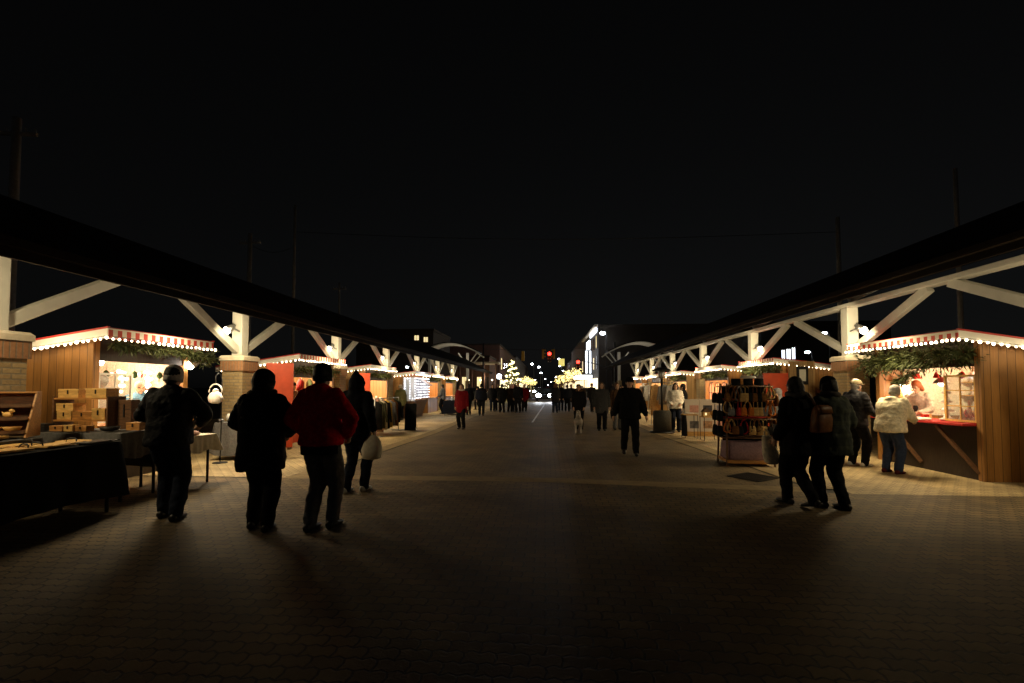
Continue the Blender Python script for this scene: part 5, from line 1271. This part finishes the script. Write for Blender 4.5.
# buildings
def building(name, label, x0, x1, y0, y1, h, m, parts):
    t = thing(name, label, 'building', ((x0 + x1) / 2, (y0 + y1) / 2, 0))
    hx, hy = (x1 - x0) / 2, (y1 - y0) / 2
    MB().lo((-hx, -hy, 0), (hx, hy, h)).build('wall', m, t)
    MB().lo((-hx - .12, -hy - .12, h + .002), (hx + .12, hy + .12, h + .3)).build('parapet', darkbrick, t)
    for nm, a, b, mm in parts:
        lo_ = [a[0] - (x0 + x1) / 2, a[1] - (y0 + y1) / 2, a[2]]; hi_ = [b[0] - (x0 + x1) / 2, b[1] - (y0 + y1) / 2, b[2]]
        o = MB().lo(lo_, hi_).build(nm, mm, t)
        if nm == 'window':
            d = [abs(hi_[i] - lo_[i]) for i in range(3)]; ax = 0 if d[0] < d[1] else 1
            sgn = -1
            f = MB(); e = .07
            c = [(lo_[i] + hi_[i]) / 2 for i in range(3)]; al = 1 - ax
            def bx(a0, a1, z0, z1):
                l = [0, 0, z0]; g = [0, 0, z1]; l[al] = a0; g[al] = a1; l[ax] = min(lo_[ax], hi_[ax]) - .03; g[ax] = max(lo_[ax], hi_[ax]) + .01; f.lo(l, g)
            bx(lo_[al] - e, lo_[al], lo_[2], hi_[2]); bx(hi_[al], hi_[al] + e, lo_[2], hi_[2]); bx(lo_[al] - e, hi_[al] + e, hi_[2], hi_[2] + e); bx(lo_[al] - e, hi_[al] + e, lo_[2] - e, lo_[2])
            bx(c[al] - .03, c[al] + .03, lo_[2], hi_[2])
            f.build('frame', wood_d, o)
    return t
P_ = []
for k in range(6):
    yy = 75.5 + k * 4.2
    P_.append(('window', (8.52, yy, 4.6), (8.58, yy + 1.4, 6.6), win_s if k in (1, 4) else darkglass)); P_.append(('window', (8.52, yy, 8.0), (8.58, yy + 1.4, 10.0), darkglass if k % 3 else win_y))
    P_.append(('shopfront', (8.5, yy - .6, .6), (8.56, yy + 2.4, 3.0), win_s))
P_ += [('lit_frieze', (8.3, 75, 10.6), (8.55, 85, 11.25), win_w), ('lit_frieze', (8.3, 86.5, 8.7), (8.55, 92, 10.4), win_w), ('cornice', (8.0, 73.9, 11.31), (8.58, 100.1, 11.62), stone)]
building('corner_building', 'large dark brick corner building with blank side wall, right of the main street', 8.6, 30, 74, 101, 11.3, darkbrick, P_)
building('street_building', 'lower brick building with lit shopfronts beyond the marquee building', 8.7, 24, 102, 150, 12.5, redbrick, [('window', (8.62, 104 + 6 * k, 5), (8.68, 106 + 6 * k, 7.5), win_s if k % 3 == 0 else darkglass) for k in range(7)] + [('shopfront', (8.6, 103 + 6 * k, .6), (8.67, 107.5 + 6 * k, 3.1), win_s) for k in range(7)])
building('street_building', 'far brick building closing the right side of the main street', 9.0, 26, 152, 230, 10.5, redbrick, [('shopfront', (8.9, 154 + 8 * k, .6), (8.97, 159 + 8 * k, 3.1), win_s) for k in range(8)])
building('street_building', 'dark brick building behind the lit fir, left of the main street', -26, -8.6, 86, 140, 9.5, redbrick, [('window', (-8.58, 88 + 6 * k, 5), (-8.52, 90 + 6 * k, 7.2), darkglass if k % 3 else win_y) for k in range(8)] + [('shopfront', (-8.59, 87 + 6.5 * k, .6), (-8.5, 91.5 + 6.5 * k, 3.0), win_s) for k in range(8)])
building('street_building', 'far dark building closing the left side of the main street', -28, -9.0, 142, 240, 11, darkbrick, [('shopfront', (-8.99, 145 + 9 * k, .6), (-8.9, 150 + 9 * k, 3.0), win_s) for k in range(9)])
building('back_building', 'dark building with two small lit windows above the left canopy roof', -26, -15.2, 61, 72, 9.2, darkbrick, [('window', (-17.8, 60.94, 7.95), (-17.2, 60.99, 8.6), win_y), ('window', (-16.5, 60.94, 7.7), (-15.95, 60.99, 8.35), win_y)])
building('back_building', 'dark building with three upright lit windows behind the right stalls', 21, 36, 50, 62, 8.2, darkbrick, [('window', (24.95, 49.93, 4.5), (25.28, 49.98, 5.45), win_w), ('window', (25.45, 49.93, 4.45), (25.85, 49.98, 5.55), win_w), ('window', (26.0, 49.93, 4.5), (26.32, 49.98, 5.7), win_w)])
# brick portico building on the left corner
pb = building('portico_building', 'brick hall with a columned porch and lamps left of the lit fir', -16, -9.2, 75, 85, 6.5, redbrick, [('window', (-15 + 1.25 * k, 74.93, 1.2), (-14.3 + 1.25 * k, 74.98, 3.2), win_y if k % 2 else darkglass) for k in range(5)])
MB().lo((-5.2, -9.2, 5.2), (5.4, -5.1, 5.5)).build('porch_roof', stone, pb)
for k in range(6): MB().lathe([(.26, 0), (.26, .2), (.2, .25), (.17, 5.0), (.25, 5.1), (.25, 5.198)], (-4.8 + 1.95 * k, -8.8, 0), 12).build('column', redbrick, pb, True)
for k in range(5): MB().ball((-3.9 + 1.95 * k, -5.4, 2.7), .13).build('wall_lamp', bulb_w, pb, True)
lamp((-9, 70.6, 3), 120, (1, .78, .48), .4, 'porch_light')
# marquee
t = thing('theatre_sign', 'tall upright sign with two bright white strips on the marquee building', 'sign', (7.9, 84, 0))
MB().lo((-.55, -.18, 3.9), (.62, .18, 8.3)).build('panel', black, t)
for x in (-.34, .34): MB().lo((x - .17, -.21, 4.05), (x + .17, -.185, 8.15)).build('light_strip', win_w, t)
t = thing('marquee', 'brightly lit white marquee canopy below the upright sign', 'marquee', (7.3, 87, 0))
MB().lo((-1.5, -5, 3.0), (1.15, 5, 3.75)).build('canopy', whitepaint, t)
MB().lo((-1.4, -5.04, 3.08), (1.1, -5.005, 3.67)).build('sign_face', win_w, t); MB().lo((-1.54, -4.9, 3.08), (-1.505, 4.9, 3.67)).build('sign_face', win_w, t)
MB().lo((-1.4, -4.9, 2.96), (1.1, 4.9, 2.995)).build('ceiling_light', win_s, t)
lamp((6.2, 84, 2.6), 700, (1, .93, .82), .5, 'marquee_light'); lamp((4.6, 80, 7), 900, (.9, .94, 1), .5, 'sign_light')
# pavilions with curved roofs
def pavilion(s, label):
    t = thing('pavilion', label, 'pavilion', (s * 10.6 + (-.9 if s < 0 else .3), 54.8, 0))
    m = MB(); n = 14; pts = []
    for k in range(n + 1):
        u = k / n; x = -3.6 + 7.2 * u; z = 5.15 + 1.65 * math.sin(PI * (.12 + .74 * u)) ** 1.2; pts.append((x, z))
    up_ = [(x, z + .12) for x, z in pts]
    MB().prism(pts + up_[::-1], 'y', -1.6, 1.8).build('roof', shingle, t)
    MB().prism([(x, z - .02) for x, z in pts] + [(x, z - .16) for x, z in pts][::-1], 'y', -1.65, -1.5).build('arch_beam', cream, t)
    MB().prism([(x, z - .02) for x, z in pts] + [(x, z - .09) for x, z in pts][::-1], 'y', -1.45, 1.7).build('soffit', cream, t)
    for x in (-2.3, 2.3):
        MB().lo((x - .25, -1.4, 0), (x + .25, -.9, 2.3)).build('brick_pier', buff, t); MB().lo((x - .14, -1.3, 2.3), (x + .14, -1.0, 5.6)).build('post', cream, t)
        for e in (-1, 1): MB().bar((x + e * .1, -1.16, 4.2), (x + e * 1.1, -1.16, 5.6), .12).build('brace', cream, t)
    e = -s
    MB().bar((e * 3.4, -1.6, 5.65), (e * 4.3, -1.6, 5.05), .9, .14).build('eave_board', cream, t)
    MB().bar((e * 3.1, -1.6, 4.35), (e * 3.9, -1.6, 5.25), .10).build('strut', cream, t)
    lamp((s * 10.6, 52.2, 5.0), 60, (1, .86, .66), .3, 'pavilion_light'); lamp((s * 10.6, 55, 4.6), 45, (1, .86, .66), .3, 'pavilion_light')
pavilion(-1, 'curved-roof white pavilion rising behind the left canopy'); pavilion(1, 'curved-roof white pavilion rising behind the right canopy')
# traffic signals
def signal(loc, lit, label, face=0):
    t = thing('traffic_signal', label, 'traffic light', loc, face, 'traffic lights over the crossing'); t.scale = (1.35,) * 3
    MB().lo((-.17, -.11, -.52), (.17, .11, .52)).build('housing', sigyellow, t, bevel=.02)
    for k, z in enumerate((.34, 0, -.34)):
        MB().tube((0, -.135, z), (0, -.112, z), .185, n=14).build('lens', red_l if (lit and k == 0) else darkglass, t)
        MB().path([(0, -.14, z + .13), (0, -.34, z + .10)], [.13, .13], 12).build('visor', sigyellow, t) if False else MB().prism([(-.14, z), (-.14, z + .14), (.14, z + .14), (.14, z), (.125, z), (.125, z + .125), (-.125, z + .125), (-.125, z)], 'y', -.30, -.112).build('visor', sigyellow, t)
    MB().tube((0, 0, .521), (0, 0, .78), .03).build('hanger', black, t)
    return t
for x, y, Y, lit, lb, fa in ((523, 356, 66, False, 'unlit yellow-cased traffic light left of the others on the span wire', PI), (543, 354, 66, False, 'yellow-cased traffic light directly left of the red one', PI * .5), (549.5, 357, 64, True, 'traffic light showing red on the span wire above the road', 0), (554, 354, 66, False, 'yellow-cased traffic light directly right of the red one', -PI * .5), (578, 365, 70, True, 'traffic light showing red on the mast arm before the upright sign', 0)):
    X, z = px(x, y, Y); signal((X, Y, z), lit, lb, fa)
    if lit: lamp((X, Y - .9, z + .3), 12, (1, .03, .02), .15, 'signal_light')
tag(MB().path([(-9, 66, 7.1), (0, 66, 6.9), (10, 66, 7.3)], .03, 6).build('span_wire', black), 'cable across the street carrying the traffic lights', 'cable')
for x, lb in ((-9, 'dark pole at the left end of the signal cable'), (10, 'dark pole at the right end of the signal cable')): tag(MB().tube((x, 66, 0), (x, 66, 8), .13, .09).build('signal_pole', black, None, True), lb, 'pole')
t = thing('mast_arm', 'dark signal mast with an arm reaching left below the white street lamp', 'signal mast', (10.2, 70.4, 0))
MB().tube((0, 0, 0), (0, 0, 5.4), .13, .1).build('pole', black, t, True); MB().path([(0, 0, 4.2), (-2.5, 0, 5.1), (-5.4, -.2, 5.75)], [.09, .07, .05], 8).build('arm', black, t, True)
# lamps
def street_lamp(x, y, Y, h, label, e=0, kind='street_lamp', r=.28):
    X, z = px(x, y, Y)
    t = thing(kind, label, 'street lamp', (X, Y, 0), 0, 'street lamps with white heads')
    MB().path([(.6, .3, 0), (.6, .3, z - .3), (.45, .25, z + .15), (0, 0, z + .2)], [.09, .07, .05, .04], 8).build('pole', black, t, True)
    MB().lathe([(.03, .25), (.2, .2), (.3, .1), (.31, .06)], (0, 0, z), 14).build('hood', black, t, True)
    MB().ball((0, 0, z), r, (1, 1, .6), 12, 8).build('lens', lamp_c, t, True)
    if e: lamp((X, Y - .2, z - .4), e, (.9, .94, 1), .25, 'street_light')
street_lamp(603, 333, 71, 8, 'white street lamp before the blank wall of the corner building', 50, r=.42)
street_lamp(825, 333, 35, 5, 'white lamp seen past the near right brick pier post', 0, r=.2)
street_lamp(808, 352, 45, 5, 'lower white lamp between two right canopy posts', 0, r=.22)
street_lamp(757, 335, 48, 5, 'small white lamp just under the right canopy eave', 0, r=.12)
street_lamp(407, 367, 46, 5, 'small white lamp seen between left canopy posts', 0, r=.16)
street_lamp(532, 364, 150, 8, 'distant lamp highest left of the red signal', 200, r=.42)
street_lamp(539, 367, 170, 8, 'distant lamp just below and left of the red signal', 200, r=.42)
street_lamp(541, 373, 200, 8, 'distant lamp lowest left of the red signal', 300, r=.42)
street_lamp(559, 359, 150, 8, 'distant lamp just right of the red signal', 200, r=.4)
street_lamp(560, 366, 180, 8, 'distant lamp below the yellow banner', 300, r=.42)
for x, y, Y, lb in ((545, 379, 260, 'faint far lamp right above the car headlamps'), (551, 382, 280, 'faint far lamp just right of the road centre'), (556, 377, 240, 'far lamp midway between the car and the lit trees on the right'), (535, 380, 250, 'far lamp among the lit trees on the left'), (563, 371, 210, 'far lamp above the lit trees on the right'), (548, 385, 300, 'lowest and faintest lamp at the far end of the street')):
    street_lamp(x, y, Y, 8, lb, 0, r=.36)
t = thing('globe_lamp', 'white globe lamp on a short post left of the lit fir', 'street lamp', (-4.55, 45, 0))
MB().lathe([(.12, 0), (.12, .1), (.05, .15), (.045, 2.3), (.08, 2.35)], n=12).build('post', black, t, True); MB().ball((0, 0, 2.6), .24).build('globe', lamp_c, t, True)
lamp((-4.55, 44.5, 2.6), 40, (1, .95, .85), .2, 'globe_light')
t = thing('street_banner', 'yellow square banner lit up on a pole right of the red signal', 'banner', (3.6, 101, 0))
MB().tube((.8, 0, 0), (.8, 0, 8.2), .07).build('pole', black, t, True); MB().lo((-.6, -.03, 6.2), (.7, .03, 7.8)).build('panel', glow('banner_glow', (.85, .72, .2), .7), t)
t = thing('road_sign', 'pale octagonal road sign with a pinkish face, in front of the lit fir', 'road sign', (-2.75, 40, 0))
MB().tube((0, .03, 0), (0, .03, 1.9), .03).build('pole', steel, t, True)
MB().prism([(.36 * math.cos(PI / 8 + k * PI / 4), 1.52 + .36 * math.sin(PI / 8 + k * PI / 4)) for k in range(8)], 'y', -.012, .0).build('panel', cl('sign_pale', (.60, .50, .48), .4), t)
MB().prism([(.30 * math.cos(PI / 8 + k * PI / 4), 1.46 + .24 * math.sin(PI / 8 + k * PI / 4)) for k in range(8)], 'y', -.016, -.013).build('face', cl('sign_pink', (.55, .28, .27), .4), t)
# cars
def car(loc, rot, m, label, front=False, rear=False):
    t = thing('parked_car' if not front else 'car', label, 'car', loc, rot, 'cars beyond the crowd')
    # faces -Y
    body = [(-2.2, .35), (-2.2, .62), (-2.05, .78), (-1.0, .92), (.95, .95), (2.0, .95), (2.15, .7), (2.15, .35), (1.75, .25), (-1.8, .25)]
    MB().prism(body, 'x', -.88, .88).build('body', m, t, bevel=.06)
    MB().prism([(-1.0, .925), (-.35, 1.42), (1.0, 1.45), (1.75, .955)], 'x', -.74, .74).build('cabin', darkglass, t, bevel=.05)
    MB().prism([(-.32, 1.425), (-.25, 1.47), (.9, 1.5), (1.0, 1.455)], 'x', -.70, .70).build('roof', m, t, bevel=.02)
    for y in (-1.35, 1.35):
        for x in (-.80, .80):
            w_ = MB().tube((x - .1, y, .32), (x + .1, y, .32), .32, n=20).build('wheel', black, t)
            MB().tube((x - .105, y, .32), (x + .105, y, .32), .19, n=14).build('rim', steel, w_)
    for x in (-.62, .62):
        MB().ball((x, -2.19, .66), .22, (1.2, .25, .9), 12, 8).build('headlight', head_l if front else darkglass, t, True)
        MB().lo((x - .18, 2.14, .68), (x + .18, 2.17, .84)).build('tail_light', tail_l if rear else redtrim, t)
    MB().lo((-.5, -2.215, .40), (.5, -2.19, .56)).build('grille', black, t)
    return t
pc1 = mat('car_paint', (.03, .032, .036), .25, .05, 5, 0); pc2 = mat('car_paint_grey', (.12, .12, .125), .25, .05, 5, 0)
car((-.05, 50, 0), 0, pc1, 'dark car with headlamps on, facing the market between the two crowds', front=True)
for x in (-.67, .57): lamp((x, 47.6, .66), 420, (.88, .93, 1), .08, 'headlamp_light', spot=60, aim=(x - .1, 32, .0))
car((-2.9, 65, 0), PI, pc1, 'dark parked car left of the car with headlamps', False, False)
car((-9.5, 63, 0), PI * .5, pc2, 'grey car crossing on the left with red tail lamps on', rear=True)
car((-1.6, 96, 0), 0, pc2, 'far car with headlamps on, behind the first one', front=True)
car((1.9, 104, 0), PI, pc1, 'far car driving away with red tail lamps', rear=True)
car((-1.8, 128, 0), 0, pc1, 'farthest car with headlamps on', front=True)
car((5.6, 60.5, 0), PI * .5, pc2, 'grey car stopped on the right of the crossing behind the dog group', rear=True)
polew = mat('haze_grey_pole', (.30, .28, .26), .9, .2, 6, .2)  # grey raised so the poles fade into the sky like haze
# utility poles
def upole(x, y, Y, r, label, arms=1):
    X, z = px(x, y, Y)
    t = thing('utility_pole', label, 'utility pole', (X, Y, 0), random.uniform(-.2, .2), 'utility poles against the night sky')
    MB().tube((0, 0, 0), (0, 0, z), r, r * .7).build('pole', polew, t, True)
    for k in range(arms):
        MB().lo((-.75, -.06, z - .7 - .9 * k), (.75, .06, z - .58 - .9 * k)).build('crossarm', polew, t)
        for q in (-.68, -.35, .35, .68): MB().tube((q, 0, z - .58 - .9 * k), (q, 0, z - .42 - .9 * k), .04).build('insulator', steel, t)
    return t
upole(6, 112, 16, .2, 'thick utility pole at the left edge above the canopy ridge'); upole(247, 232, 30, .2, 'utility pole with crossarm left of the taller thin one'); upole(292, 203, 31, .12, 'tall thin utility pole above the left canopy', 0); upole(338, 282, 45, .13, 'short utility pole right of the tall thin one', 1)
upole(963, 165, 18, .10, 'thin utility pole above the near right canopy', 0); upole(842, 215, 28, .16, 'utility pole above the right canopy between the middle posts', 0)
def wire(a, b, lb):
    a, b = Vector(a), Vector(b); tag(MB().path([a.lerp(b, k / 8) - Vector((0, 0, .5 * math.sin(PI * k / 8))) for k in range(9)], .015, 5).build('power_line', black), lb, 'power line')
wire((*[px(247, 240, 30)[0]], 30, px(247, 243, 30)[1]), (px(292, 245, 31)[0], 31, px(292, 245, 31)[1]), 'wire between the two left utility poles')
wire((px(292, 230, 31)[0], 31, px(292, 230, 31)[1]), (px(842, 230, 28)[0], 28, px(842, 230, 28)[1]), 'long wire crossing the sky between the left and right poles')
